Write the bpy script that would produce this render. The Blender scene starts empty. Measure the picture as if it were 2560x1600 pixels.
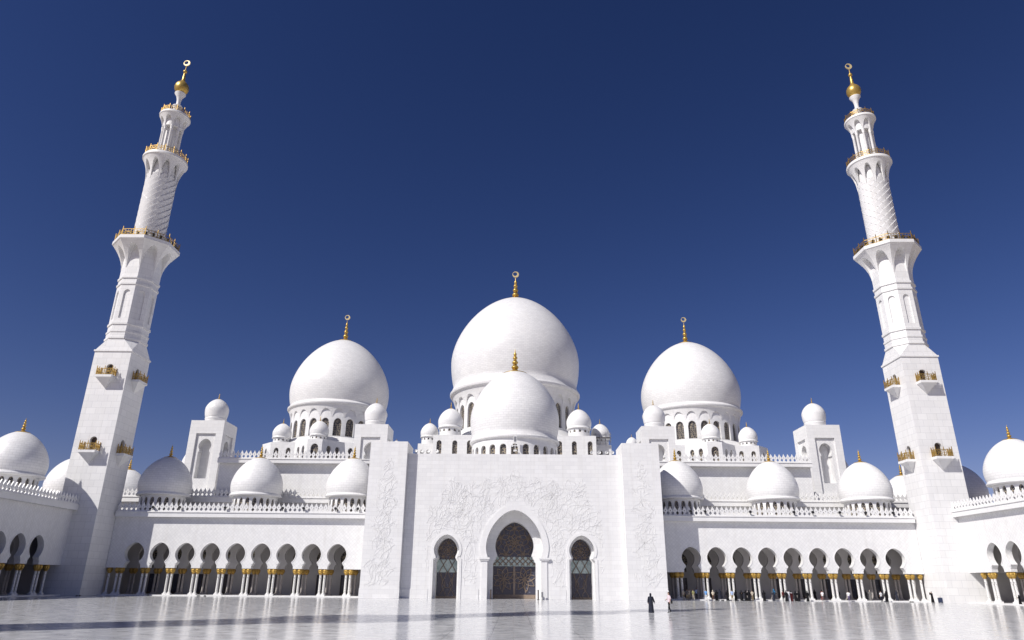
import bpy, bmesh, math, random
from math import sin, cos, pi, radians, sqrt, atan2
from mathutils import Vector, Matrix
from mathutils.geometry import tessellate_polygon

scene = bpy.context.scene
COL = scene.collection
RND = random.Random(7)

# ------------------------------------------------------------------ materials
MAT = {}

def new_mat(name):
    m = bpy.data.materials.new(name)
    m.use_nodes = True
    nt = m.node_tree
    nt.nodes.clear()
    out = nt.nodes.new('ShaderNodeOutputMaterial')
    b = nt.nodes.new('ShaderNodeBsdfPrincipled')
    nt.links.new(b.outputs[0], out.inputs[0])
    MAT[name] = m
    return m, nt, b

def node(nt, typ, **kw):
    n = nt.nodes.new(typ)
    for k, v in kw.items():
        if k.startswith('i_'):
            n.inputs[k[2:].replace('_', ' ')].default_value = v
        else:
            setattr(n, k, v)
    return n

def ramp(nt, fac, stops):
    r = nt.nodes.new('ShaderNodeValToRGB')
    e = r.color_ramp.elements
    while len(e) > 1:
        e.remove(e[-1])
    e[0].position, e[0].color = stops[0][0], stops[0][1]
    for p, c in stops[1:]:
        k = e.new(p)
        k.color = c
    nt.links.new(fac, r.inputs[0])
    return r

def mixc(nt, a, b, fac, mode='MIX'):
    m = nt.nodes.new('ShaderNodeMix')
    m.data_type = 'RGBA'
    m.blend_type = mode
    for sock, v in ((m.inputs[0], fac), (m.inputs[6], a), (m.inputs[7], b)):
        if hasattr(v, 'links'):
            nt.links.new(v, sock)
        else:
            sock.default_value = v
    return m.outputs[2]

def g(v, w=None):
    if w is None:
        return (v, v, v * 1.01, 1)
    return (v, w[0], w[1], 1)

def marble(name, bw=1.3, bh=.62, rot=0.0, base=.765, joint=.63, var=.026, mortar=.016, rough=.42, bump=.2, tone=(1, .995, .985), streak=.95):
    """white marble cladding: staggered blocks with thin joints, faint grey clouds and block-to-block variation"""
    m, nt, b = new_mat(name)
    uv = node(nt, 'ShaderNodeUVMap')
    mp = node(nt, 'ShaderNodeMapping')
    mp.inputs['Rotation'].default_value = (0, 0, rot)
    nt.links.new(uv.outputs[0], mp.inputs[0])
    br = node(nt, 'ShaderNodeTexBrick')
    br.offset = .5
    br.inputs['Scale'].default_value = 1
    br.inputs['Brick Width'].default_value = bw
    br.inputs['Row Height'].default_value = bh
    br.inputs['Mortar Size'].default_value = mortar
    br.inputs['Mortar Smooth'].default_value = .2
    lo, hi = base - var, base + var
    br.inputs['Color1'].default_value = (lo * tone[0], lo * tone[1], lo * tone[2], 1)
    br.inputs['Color2'].default_value = (hi * tone[0], hi * tone[1], hi * tone[2], 1)
    br.inputs['Mortar'].default_value = (joint, joint, joint * 1.01, 1)
    nt.links.new(mp.outputs[0], br.inputs['Vector'])
    tc = node(nt, 'ShaderNodeTexCoord')
    no = node(nt, 'ShaderNodeTexNoise')
    no.inputs['Scale'].default_value = .35
    no.inputs['Detail'].default_value = 6
    no.inputs['Roughness'].default_value = .6
    nt.links.new(tc.outputs['Object'], no.inputs['Vector'])
    r = ramp(nt, no.outputs[0], [(.3, (.955, .955, .965, 1)), (.6, (1, 1, 1, 1))])
    c = mixc(nt, br.outputs['Color'], r.outputs[0], 1.0, 'MULTIPLY')
    # faint rain streaks running down
    ms = node(nt, 'ShaderNodeMapping')
    ms.inputs['Scale'].default_value = (1.4, .06, 1)
    nt.links.new(uv.outputs[0], ms.inputs[0])
    n2 = node(nt, 'ShaderNodeTexNoise')
    n2.inputs['Scale'].default_value = 1.0
    n2.inputs['Detail'].default_value = 4
    nt.links.new(ms.outputs[0], n2.inputs['Vector'])
    r2 = ramp(nt, n2.outputs[0], [(.28, (streak, streak * .995, streak * .985, 1)), (.5, (1, 1, 1, 1))])
    c = mixc(nt, c, r2.outputs[0], 1.0, 'MULTIPLY')
    nt.links.new(c, b.inputs['Base Color'])
    b.inputs['Roughness'].default_value = rough
    b.inputs['Specular IOR Level'].default_value = .35
    if bump:
        bp = node(nt, 'ShaderNodeBump')
        bp.inputs['Strength'].default_value = bump
        bp.inputs['Distance'].default_value = .02
        nt.links.new(br.outputs['Fac'], bp.inputs['Height'])
        bp.invert = True
        nt.links.new(bp.outputs[0], b.inputs['Normal'])
    return m

marble('marble_block', 1.35, .66)
marble('marble_shaft', 1.7, 1.15, joint=.58, mortar=.024, var=.03)
marble('marble_diamond', .44, .44, rot=radians(45), joint=.62, mortar=.016, var=.03)
MAT['marble_diamond'].node_tree.nodes['Brick Texture'].offset = 0
marble('marble_dome', .95, .43, joint=.59, mortar=.024, var=.035, rough=.38, streak=1.0)
marble('marble_spiral', 1.6, .9, joint=.66, mortar=.014, var=.02)
marble('marble_small_dome', .6, .5, joint=.72, mortar=.01, var=.02, rough=.3, streak=1.0)
marble('marble_trim', 2.0, 1.6, joint=.68, mortar=.012, var=.02)
marble('marble_relief', 9, 9, joint=.8, mortar=.0, var=.01, bump=0)

def gold(name, base=(.78, .50, .12, 1), rough=.34, bumps=True, scale=9.0, metallic=1.0):
    m, nt, b = new_mat(name)
    tc = node(nt, 'ShaderNodeTexCoord')
    no = node(nt, 'ShaderNodeTexNoise')
    no.inputs['Scale'].default_value = scale
    no.inputs['Detail'].default_value = 4
    nt.links.new(tc.outputs['Object'], no.inputs['Vector'])
    r = ramp(nt, no.outputs[0], [(.3, (base[0] * .72, base[1] * .68, base[2] * .6, 1)), (.65, base)])
    nt.links.new(r.outputs[0], b.inputs['Base Color'])
    b.inputs['Metallic'].default_value = metallic
    b.inputs['Roughness'].default_value = rough
    if bumps:
        bp = node(nt, 'ShaderNodeBump')
        bp.inputs['Strength'].default_value = .5
        bp.inputs['Distance'].default_value = .03
        nt.links.new(no.outputs[0], bp.inputs['Height'])
        nt.links.new(bp.outputs[0], b.inputs['Normal'])

gold('gold_mosaic', (.62, .43, .12, 1), .38, True, 6, .62)
gold('gold_leaf', (.54, .35, .085, 1), .42, True, 14, .55)
gold('gold_rail', (.50, .33, .09, 1), .45, True, 5, .7)
gold('crescent_metal', (.80, .66, .36, 1), .35, False, 5, .25)
gold('bronze_lattice', (.27, .21, .165, 1), .5, False, 3, .0)
gold('window_lattice', (.46, .40, .30, 1), .5, False, 3, .3)

def simple(name, col, rough=.6, spec=.4, var=.25, scale=6.0, metallic=0):
    m, nt, b = new_mat(name)
    tc = node(nt, 'ShaderNodeTexCoord')
    no = node(nt, 'ShaderNodeTexNoise')
    no.inputs['Scale'].default_value = scale
    no.inputs['Detail'].default_value = 5
    nt.links.new(tc.outputs['Object'], no.inputs['Vector'])
    r = ramp(nt, no.outputs[0], [(.3, (col[0] * (1 - var), col[1] * (1 - var), col[2] * (1 - var), 1)), (.7, (col[0], col[1], col[2], 1))])
    nt.links.new(r.outputs[0], b.inputs['Base Color'])
    b.inputs['Roughness'].default_value = rough
    b.inputs['Specular IOR Level'].default_value = spec
    b.inputs['Metallic'].default_value = metallic
    return m

simple('inner_marble', (.46, .42, .40), .5, var=.4, scale=4)  # column marble darkened, the arcade's inner shade put into its colour
gold('gold_shade', (.42, .26, .06, 1), .5, True, 14, .4)  # capital gold darkened the same way, shade painted into the colour
simple('black_metal', (.02, .02, .022), .5)
simple('grey_metal', (.35, .35, .36), .4, metallic=.6)
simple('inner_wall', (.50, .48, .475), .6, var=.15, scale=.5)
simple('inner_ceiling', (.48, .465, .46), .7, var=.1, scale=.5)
simple('dark_wood', (.075, .05, .035), .45)
simple('skin', (.42, .26, .18), .55, var=.1)
simple('skin_light', (.60, .42, .33), .55, var=.1)
simple('hair', (.015, .012, .01), .6)
simple('black_cloth', (.012, .012, .015), .85, .15, .4, 9)
simple('navy_cloth', (.03, .033, .05), .85, .15, .35, 9)
simple('white_cloth', (.72, .72, .74), .85, .1, .12, 9)
simple('pink_cloth', (.72, .60, .64), .85, .1, .15, 9)
simple('blue_cloth', (.16, .34, .66), .85, .1, .2, 9)
simple('sky_cloth', (.40, .50, .72), .85, .1, .2, 9)
simple('teal_cloth', (.05, .22, .42), .85, .1, .2, 9)
simple('khaki_cloth', (.40, .32, .20), .85, .1, .2, 9)
simple('cream_cloth', (.62, .55, .44), .85, .1, .2, 9)
simple('olive_cloth', (.38, .37, .17), .85, .1, .2, 9)
simple('grey_cloth', (.16, .155, .15), .85, .1, .2, 9)
simple('brown_cloth', (.20, .12, .08), .85, .1, .5, 14)
simple('maroon_cloth', (.16, .035, .035), .85, .1, .2, 9)
simple('purple_cloth', (.15, .12, .22), .85, .1, .2, 9)
simple('dusk_blue_bag', (.035, .045, .09), .7, .2, .2, 9)
simple('paper_white', (.75, .75, .74), .6, .3, .05, 3)
simple('rust_red', (.30, .09, .05), .6, .3, .3, 3)
simple('desert_sand', (.42, .36, .28), .95, .1, .2, .02)

# marble column shaft with a climbing dark inlay of small flowers and leaves
m, nt, b = new_mat('column_inlay')
uv = node(nt, 'ShaderNodeUVMap')
vo = node(nt, 'ShaderNodeTexVoronoi')
vo.inputs['Scale'].default_value = 4.6
nt.links.new(uv.outputs[0], vo.inputs['Vector'])
wv = node(nt, 'ShaderNodeTexWave')
wv.wave_type = 'BANDS'
wv.bands_direction = 'DIAGONAL'
wv.inputs['Scale'].default_value = 1.3
wv.inputs['Distortion'].default_value = 7
wv.inputs['Detail'].default_value = 1.5
nt.links.new(uv.outputs[0], wv.inputs['Vector'])
r1 = ramp(nt, vo.outputs['Distance'], [(.20, (.10, .11, .10, 1)), (.27, (1, 1, 1, 1))])
r2 = ramp(nt, wv.outputs['Fac'], [(.05, (.30, .31, .28, 1)), (.14, (1, 1, 1, 1))])
c = mixc(nt, r1.outputs[0], r2.outputs[0], .55, 'MULTIPLY')
c = mixc(nt, (.74, .73, .71, 1), c, .92, 'MULTIPLY')
nt.links.new(c, b.inputs['Base Color'])
b.inputs['Roughness'].default_value = .3

# dark glass with flower specks, used behind bronze lattices
m, nt, b = new_mat('dark_glass')
tc = node(nt, 'ShaderNodeTexCoord')
vo = node(nt, 'ShaderNodeTexVoronoi')
vo.inputs['Scale'].default_value = 2.6
nt.links.new(tc.outputs['Object'], vo.inputs['Vector'])
r = ramp(nt, vo.outputs['Distance'], [(.10, (.24, .26, .33, 1)), (.2, (.058, .06, .085, 1))])
nt.links.new(r.outputs[0], b.inputs['Base Color'])
b.inputs['Roughness'].default_value = .16

m, nt, b = new_mat('pale_glass')
tc = node(nt, 'ShaderNodeTexCoord')
no = node(nt, 'ShaderNodeTexNoise')
no.inputs['Scale'].default_value = 1.6
no.inputs['Detail'].default_value = 5
nt.links.new(tc.outputs['Object'], no.inputs['Vector'])
r = ramp(nt, no.outputs[0], [(.3, (.30, .40, .39, 1)), (.7, (.52, .60, .57, 1))])
nt.links.new(r.outputs[0], b.inputs['Base Color'])
b.inputs['Roughness'].default_value = .18

# lattice window panes seen from far: dark glass crossed by a pale curved grille
m, nt, b = new_mat('grille_pane')
uv = node(nt, 'ShaderNodeUVMap')
vo = node(nt, 'ShaderNodeTexVoronoi')
vo.feature = 'DISTANCE_TO_EDGE'
vo.inputs['Scale'].default_value = 2.4
nt.links.new(uv.outputs[0], vo.inputs['Vector'])
r = ramp(nt, vo.outputs['Distance'], [(.05, (.34, .29, .21, 1)), (.1, (.035, .035, .045, 1))])
nt.links.new(r.outputs[0], b.inputs['Base Color'])
b.inputs['Roughness'].default_value = .3

# polished courtyard marble
m, nt, b = new_mat('courtyard_marble')
tc = node(nt, 'ShaderNodeTexCoord')
br = node(nt, 'ShaderNodeTexBrick')
br.offset = 0
br.inputs['Scale'].default_value = 1
br.inputs['Brick Width'].default_value = 1.2
br.inputs['Row Height'].default_value = 1.2
br.inputs['Mortar Size'].default_value = .008
br.inputs['Color1'].default_value = (.60, .60, .605, 1)
br.inputs['Color2'].default_value = (.68, .68, .68, 1)
br.inputs['Mortar'].default_value = (.42, .42, .43, 1)
nt.links.new(tc.outputs['Object'], br.inputs['Vector'])
b2 = node(nt, 'ShaderNodeTexBrick')
b2.offset = 0
b2.inputs['Scale'].default_value = 1
b2.inputs['Brick Width'].default_value = 2.2
b2.inputs['Row Height'].default_value = 8.8
b2.inputs['Mortar Size'].default_value = .016
b2.inputs['Color1'].default_value = (1, 1, 1, 1)
b2.inputs['Color2'].default_value = (1, 1, 1, 1)
b2.inputs['Mortar'].default_value = (.42, .42, .44, 1)
mpb = node(nt, 'ShaderNodeMapping')
mpb.inputs['Location'].default_value = (1.1, 0, 0)
nt.links.new(tc.outputs['Object'], mpb.inputs[0])
nt.links.new(mpb.outputs[0], b2.inputs['Vector'])
no = node(nt, 'ShaderNodeTexNoise')
no.inputs['Scale'].default_value = .55
no.inputs['Detail'].default_value = 8
no.inputs['Roughness'].default_value = .65
nt.links.new(tc.outputs['Object'], no.inputs['Vector'])
r = ramp(nt, no.outputs[0], [(.32, (.86, .865, .89, 1)), (.6, (1, 1, 1, 1))])
c = mixc(nt, br.outputs['Color'], b2.outputs['Color'], 1, 'MULTIPLY')
c = mixc(nt, c, r.outputs[0], 1, 'MULTIPLY')
nt.links.new(c, b.inputs['Base Color'])
n3 = node(nt, 'ShaderNodeTexNoise')
n3.inputs['Scale'].default_value = 1.1
n3.inputs['Detail'].default_value = 3
nt.links.new(tc.outputs['Object'], n3.inputs['Vector'])
rr = ramp(nt, n3.outputs[0], [(.3, (.10, .10, .10, 1)), (.7, (.19, .19, .19, 1))])
nt.links.new(rr.outputs[0], b.inputs['Roughness'])
n4 = node(nt, 'ShaderNodeTexNoise')
n4.inputs['Scale'].default_value = 1.3
n4.inputs['Detail'].default_value = 4
nt.links.new(tc.outputs['Object'], n4.inputs['Vector'])
bp = node(nt, 'ShaderNodeBump')
bp.inputs['Strength'].default_value = .35
bp.inputs['Distance'].default_value = .012
nt.links.new(n4.outputs[0], bp.inputs['Height'])
nt.links.new(bp.outputs[0], b.inputs['Normal'])

# ------------------------------------------------------------------ mesh builder
class MB:
    def __init__(s):
        s.v, s.f, s.uv, s.sm, s.mi = [], [], [], [], []

    def add(s, pts, uv=None, smooth=False, mi=0):
        i = len(s.v)
        s.v.extend([tuple(p) for p in pts])
        s.f.append(tuple(range(i, i + len(pts))))
        s.uv.append(uv)
        s.sm.append(smooth)
        s.mi.append(mi)

    def grid(s, rows, uvs=None, smooth=True, close=False, mi=0):
        """rows: list of lists of points (shared verts)"""
        i0 = len(s.v)
        n = len(rows[0])
        for r in rows:
            s.v.extend([tuple(p) for p in r])
        for a in range(len(rows) - 1):
            for k in range(n if close else n - 1):
                k2 = (k + 1) % n
                s.f.append((i0 + a * n + k, i0 + a * n + k2, i0 + (a + 1) * n + k2, i0 + (a + 1) * n + k))
                if uvs:
                    u = uvs
                    s.uv.append((u[a][k], u[a][k + 1], u[a + 1][k + 1], u[a + 1][k]))
                else:
                    s.uv.append(None)
                s.sm.append(smooth)
                s.mi.append(mi)

    def box(s, x0, x1, y0, y1, z0, z1, mi=0, skip=''):
        P = lambda x, y, z: (x, y, z)
        F = {'f': [P(x0, y0, z0), P(x1, y0, z0), P(x1, y0, z1), P(x0, y0, z1)],
             'b': [P(x1, y1, z0), P(x0, y1, z0), P(x0, y1, z1), P(x1, y1, z1)],
             'l': [P(x0, y1, z0), P(x0, y0, z0), P(x0, y0, z1), P(x0, y1, z1)],
             'r': [P(x1, y0, z0), P(x1, y1, z0), P(x1, y1, z1), P(x1, y0, z1)],
             't': [P(x0, y0, z1), P(x1, y0, z1), P(x1, y1, z1), P(x0, y1, z1)],
             'd': [P(x0, y1, z0), P(x1, y1, z0), P(x1, y0, z0), P(x0, y0, z0)]}
        for k, q in F.items():
            if k not in skip:
                s.add(q, mi=mi)

    def lathe(s, prof, n=48, cx=0, cy=0, uR=None, smooth=True, mi=0, a0=0, a1=2 * pi):
        """prof: (r, z) from bottom to top"""
        rm = uR or max(p[0] for p in prof)
        d, acc = 0, []
        for i, p in enumerate(prof):
            if i:
                d += math.hypot(p[0] - prof[i - 1][0], p[1] - prof[i - 1][1])
            acc.append(d)
        full = abs(a1 - a0 - 2 * pi) < 1e-6
        ang = [a0 + (a1 - a0) * k / n for k in range(n + 1)]
        rows = [[(cx + r * cos(a), cy + r * sin(a), z) for a in (ang[:-1] if full else ang)] for r, z in prof]
        uvs = [[(a * rm, acc[i]) for a in ang] for i in range(len(prof))]
        s.grid(rows, uvs, smooth, full, mi)

    def tube(s, pts, rad, n=6, mi=0, cap=True, smooth=True):
        pts = [Vector(p) for p in pts]
        if not hasattr(rad, '__len__'):
            rad = [rad] * len(pts)
        rows = []
        ref = None
        for i, p in enumerate(pts):
            t = (pts[min(i + 1, len(pts) - 1)] - pts[max(i - 1, 0)]).normalized()
            if ref is None:
                ref = Vector((0, 0, 1)) if abs(t.z) < .9 else Vector((1, 0, 0))
            x = (ref - t * ref.dot(t)).normalized()
            ref = x
            y = t.cross(x)
            rows.append([tuple(p + (x * cos(2 * pi * k / n) + y * sin(2 * pi * k / n)) * rad[i]) for k in range(n)])
        s.grid(rows, None, smooth, True, mi)
        if cap:
            s.add(list(reversed(rows[0])), mi=mi)
            s.add(rows[-1], mi=mi)

    def bar(s, p, q, w, h=None, mi=0):
        """rectangular bar from p to q"""
        p, q = Vector(p), Vector(q)
        h = h or w
        t = (q - p).normalized()
        up = Vector((0, 0, 1)) if abs(t.z) < .95 else Vector((1, 0, 0))
        x = t.cross(up).normalized() * w * .5
        y = x.cross(t).normalized() * h * .5
        c = [p - x - y, p + x - y, p + x + y, p - x + y]
        d = [v + (q - p) for v in c]
        for i in range(4):
            j = (i + 1) % 4
            s.add([c[i], c[j], d[j], d[i]], mi=mi)
        s.add(c[::-1], mi=mi)
        s.add(d, mi=mi)

    def plate(s, outline, holes, T, w0, w1, mi=0, back=True, reveal=True, front=True, outer=True):
        """planar plate with holes in (u, v), from depth w0 (front) to w1 (back); T(u, v, w) -> point"""
        loops = [outline] + list(holes)
        vec = [[Vector((p[0], p[1], 0)) for p in lp] for lp in loops]
        tri = tessellate_polygon(vec)
        flat = [p for lp in loops for p in lp]
        for w, on in ((w0, front), (w1, back)):
            if on:
                i0 = len(s.v)
                s.v.extend([tuple(T(p[0], p[1], w)) for p in flat])
                for t in tri:
                    s.f.append(tuple(i0 + k for k in t))
                    s.uv.append(None)
                    s.sm.append(False)
                    s.mi.append(mi)
        if reveal:
            for li, lp in enumerate(loops):
                if li == 0 and not outer:
                    continue
                for k in range(len(lp)):
                    a, c = lp[k], lp[(k + 1) % len(lp)]
                    s.add([T(a[0], a[1], w0), T(c[0], c[1], w0), T(c[0], c[1], w1), T(a[0], a[1], w1)], smooth=True, mi=mi)

    def mesh(s, name, mats, sharp=35):
        me = bpy.data.meshes.new(name)
        me.from_pydata(s.v, [], s.f)
        for m_ in mats:
            me.materials.append(MAT[m_])
        uvl = me.uv_layers.new(name='UVMap')
        for p, u, sm, mi in zip(me.polygons, s.uv, s.sm, s.mi):
            p.use_smooth = sm
            p.material_index = mi
            if u is None:
                n = p.normal
                if abs(n.z) > .8:
                    for li in p.loop_indices:
                        c = me.vertices[me.loops[li].vertex_index].co
                        uvl.data[li].uv = (c.x, c.y)
                else:
                    L = math.hypot(n.x, n.y) or 1
                    tx, ty = -n.y / L, n.x / L
                    for li in p.loop_indices:
                        c = me.vertices[me.loops[li].vertex_index].co
                        uvl.data[li].uv = (c.x * tx + c.y * ty, c.z)
            else:
                for li, q in zip(p.loop_indices, u):
                    uvl.data[li].uv = q
        bm = bmesh.new()
        bm.from_mesh(me)
        bmesh.ops.remove_doubles(bm, verts=bm.verts, dist=.0004)
        bmesh.ops.recalc_face_normals(bm, faces=bm.faces)
        bm.to_mesh(me)
        bm.free()
        if sharp:
            me.set_sharp_from_angle(angle=radians(sharp))
        return me

    def build(s, name, mats, parent=None, loc=None, label=None):
        if isinstance(mats, str):
            mats = [mats]
        o = bpy.data.objects.new(name, s.mesh(name, mats))
        COL.objects.link(o)
        if parent:
            o.parent = parent
        if loc:
            o.location = loc
        if label:
            o['label'] = label
        return o

def tag(o, label=None, cat=None, group=None, kind=None):
    if label: o['label'] = label
    if cat: o['category'] = cat
    if group: o['group'] = group
    if kind: o['kind'] = kind
    return o

def thing(name, label, cat, loc=(0, 0, 0), rz=0, group=None):
    o = bpy.data.objects.new(name, None)
    o.empty_display_size = .5
    COL.objects.link(o)
    o.location = loc
    o.rotation_euler = (0, 0, rz)
    return tag(o, label, cat, group)

KIDS = {}
def kids(o):
    return [c for c in o.children]

def copy_tree(o, parent=None):
    c = o.copy()
    COL.objects.link(c)
    if parent is not None:
        c.parent = parent
    for ch in list(o.children):
        copy_tree(ch, c)
    return c

def clone(o, parent, loc=None, rz=None):
    c = o.copy()
    COL.objects.link(c)
    c.parent = parent
    if loc: c.location = loc
    if rz is not None: c.rotation_euler = (0, 0, rz)
    return c

# ------------------------------------------------------------------ shapes
def bulb(t):
    """half width of the onion curve, t = 0 at the widest, 1 at the tip"""
    return max(0.0, 1 - t ** 1.7) ** .58

def keyhole(cx, hw, zb, zn, r, zc, zt, foil=0.0, n=12, nw=None):
    """horseshoe arch outline from bottom left over the top to bottom right; hw jamb half width, zn neck level"""
    nw = nw if nw else hw * .8
    L = [(-hw, zb)]
    if foil:
        zf = zn - foil
        L += [(-hw, zf), (-hw + .02, zf + .12 * foil)]
        steps = 3
        for k in range(steps):
            a = -hw + (hw - nw) * k / steps
            b_ = -hw + (hw - nw) * (k + 1) / steps
            za = zf + foil * (.15 + .85 * k / steps)
            zb_ = zf + foil * (.15 + .85 * (k + 1) / steps)
            for q in (0.0, .35, .7, 1.0):
                L.append((a + (b_ - a) * (1 - cos(q * pi / 2)) , za + (zb_ - za) * sin(q * pi / 2)))
    else:
        L += [(-hw, zn - .25 * (hw - nw) - .05), (-nw, zn)]
    dz = sqrt(max(r * r - nw * nw, 0.0001))
    a0 = -math.asin(min(1, dz / r))
    for k in range(1, n):
        a = a0 * (1 - k / n)
        L.append((-r * cos(a), zc + r * sin(a)))
    for k in range(n + 1):
        t = k / n
        t = 1 - (1 - t) ** 1.35
        L.append((-r * bulb(t), zc + (zt - zc) * t))
    R = [(-x, z) for x, z in reversed(L[:-1])]
    return [(cx + x, z) for x, z in L + R]

def arch(cx, hw, zb, zs, zt, n=8):
    """plain round-pointed arch outline"""
    L = [(-hw, zb)]
    for k in range(n + 1):
        t = k / n
        L.append((-hw * sqrt(max(0, 1 - t * t)) if t < 1 else 0, zs + (zt - zs) * t))
    L2 = [(-hw, zb)]
    for k in range(n + 1):
        a = pi / 2 * k / n
        L2.append((-hw * cos(a), zs + (zt - zs) * sin(a)))
    R = [(-x, z) for x, z in reversed(L2[:-1])]
    return [(cx + x, z) for x, z in L2 + R]

def crescent_mesh(R=1.0, th=.14):
    mb = MB()
    n = 40
    ri, off = R * .66, (-.17 * R, .15 * R)
    T = lambda u, v, w: (u, w, v)
    out = [(R * cos(2 * pi * k / n), R * sin(2 * pi * k / n)) for k in range(n)]
    inn = [(off[0] + ri * cos(2 * pi * k / n), off[1] + ri * sin(2 * pi * k / n)) for k in range(n)]
    for k in range(n):
        k2 = (k + 1) % n
        for w in (-th, th):
            mb.add([T(*out[k], w), T(*out[k2], w), T(*inn[k2], w), T(*inn[k], w)])
        mb.add([T(*out[k], -th), T(*out[k2], -th), T(*out[k2], th), T(*out[k], th)], smooth=True)
        mb.add([T(*inn[k], -th), T(*inn[k2], -th), T(*inn[k2], th), T(*inn[k], th)], smooth=True)
    return mb

def bead(zc, r, n=7, h=None):
    h = h or r
    return [(max(.001, r * cos(a)), zc + h * sin(a)) for a in [(-pi / 2 + pi * k / n) for k in range(1, n)]]

def finial_profile(H, fr):
    """wide flange, bell-shaped foot and three stacked beads, tapering to a spike; H total height, fr flange radius"""
    p = [(fr * .98, -.26 * fr), (fr * 1.10, -.16 * fr), (fr * 1.10, .0), (fr * .98, .025 * H), (fr * .70, .055 * H), (fr * .46, .09 * H), (fr * .30, .13 * H), (fr * .22, .15 * H), (fr * .26, .158 * H), (fr * .16, .168 * H)]
    for zc, rb, hb in ((.255, .33, .085), (.45, .27, .075), (.63, .21, .062), (.775, .15, .045)):
        for q in bead(zc * H, rb * fr, 8, hb * H):
            p.append((max(q[0], .12 * fr), q[1]))
        zt = (zc + hb) * H
        p += [(.11 * fr, zt + .004 * H), (.17 * fr * rb / .27, zt + .010 * H), (.17 * fr * rb / .27, zt + .018 * H), (.10 * fr * rb / .27, zt + .022 * H)]
    p += [(.045 * fr, .87 * H), (.028 * fr, .94 * H), (.004, H)]
    return p

def drum_wall(mb, R, z0, z1, n, hw, sill, zs, zt, depth, a_off=0, seg=5, arcs=None):
    """cylindrical wall with n arched openings (hw half width in metres along the arc)"""
    bay = 2 * pi / n
    ha = hw / R
    P = lambda a, z, r=R: (r * sin(a), -r * cos(a), z)
    us = [-ha + 2 * ha * k / (2 * seg) for k in range(2 * seg + 1)]
    def top(u):
        t = min(1, abs(u) / ha)
        return zs + (zt - zs) * sqrt(max(0, 1 - t * t))
    for k in range(n):
        c = a_off + k * bay
        e = [-bay / 2, -ha]
        for (a, b_) in ((-bay / 2, -ha), (ha, bay / 2)):
            mb.grid([[P(c + a, z0), P(c + b_, z0)], [P(c + a, z1), P(c + b_, z1)]],
                    [[((c + a) * R, z0), ((c + b_) * R, z0)], [((c + a) * R, z1), ((c + b_) * R, z1)]], True)
        for a, b_ in zip(us, us[1:]):
            mb.add([P(c + a, top(a)), P(c + b_, top(b_)), P(c + b_, z1), P(c + a, z1)],
                   [((c + a) * R, top(a)), ((c + b_) * R, top(b_)), ((c + b_) * R, z1), ((c + a) * R, z1)], True)
            mb.add([P(c + a, z0), P(c + b_, z0), P(c + b_, sill), P(c + a, sill)],
                   [((c + a) * R, z0), ((c + b_) * R, z0), ((c + b_) * R, sill), ((c + a) * R, sill)], True)
            mb.add([P(c + a, top(a)), P(c + b_, top(b_)), P(c + b_, top(b_), R - depth), P(c + a, top(a), R - depth)], smooth=True)
            mb.add([P(c + a, sill), P(c + b_, sill), P(c + b_, sill, R - depth), P(c + a, sill, R - depth)])
        for a in (-ha, ha):
            mb.add([P(c + a, sill), P(c + a, zs), P(c + a, zs, R - depth), P(c + a, sill, R - depth)])

def pane_mesh(name, R, hw, sill, zt, depth):
    """one window pane standing at the bottom of its reveal, facing -y, around the axis"""
    mb = MB()
    r = R - depth * .8
    ha = (hw + .12) / R
    mb.grid([[(r * sin(a), -r * cos(a), z) for a in (-ha, 0, ha)] for z in (sill - .1, zt + .1)], None, True)
    return mb.mesh(name, ['grille_pane'])

def corbel(mb, n, r0, r1, z0, z1, za, poly=None, a_off=0, seg=10, pw=1.7, rows=5):
    """flaring corbel ring cut by n arched niches: feet at z0 on radius r0, lip at z1 on r1, niche crown at za"""
    bay = 2 * pi / n
    def pr(a):
        if not poly:
            return 1.0
        s_ = 2 * pi / poly
        q = ((a - a_off + s_ / 2) % s_) - s_ / 2
        return cos(pi / poly) / cos(q)
    def rad(z):
        t = max(0, min(1, (z - z0) / (z1 - z0)))
        return r0 + .03 + (r1 - r0 - .03) * t ** pw
    P = lambda a, z, r: (r * pr(a) * sin(a), -r * pr(a) * cos(a), z)
    for k in range(n):
        c = a_off + k * bay
        us = [-bay / 2 + bay * j / (2 * seg) for j in range(2 * seg + 1)]
        def za_(u):
            t = min(1, abs(u) / (bay * .43))
            return z0 + (za - z0) * (max(0, 1 - t ** 2.0)) ** .55
        R_, U_ = [], []
        for j in range(rows + 1):
            row, ur = [], []
            for u in us:
                zz = za_(u) + (z1 - za_(u)) * j / rows
                row.append(P(c + u, zz, rad(zz)))
                ur.append(((c + u) * r0, zz))
            R_.append(row)
            U_.append(ur)
        mb.grid(R_, U_, poly is None)
        for a, b_ in zip(us, us[1:]):
            x, y = za_(a), za_(b_)
            mb.add([P(c + a, x, rad(x)), P(c + b_, y, rad(y)), P(c + b_, y, r0 - .02), P(c + a, x, r0 - .02)], smooth=True)

def ngon_ring(mb, n, prof, a_off=0, smooth=False):
    """polygonal lathe, prof (r, z) with r the apothem-side circumradius"""
    rows = []
    for r, z in prof:
        rows.append([(r * sin(a_off + pi / n + 2 * pi * k / n), -r * cos(a_off + pi / n + 2 * pi * k / n), z) for k in range(n)])
    for a, b_ in zip(rows, rows[1:]):
        for k in range(n):
            k2 = (k + 1) % n
            mb.add([a[k], a[k2], b_[k2], b_[k]], smooth=smooth)

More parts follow.
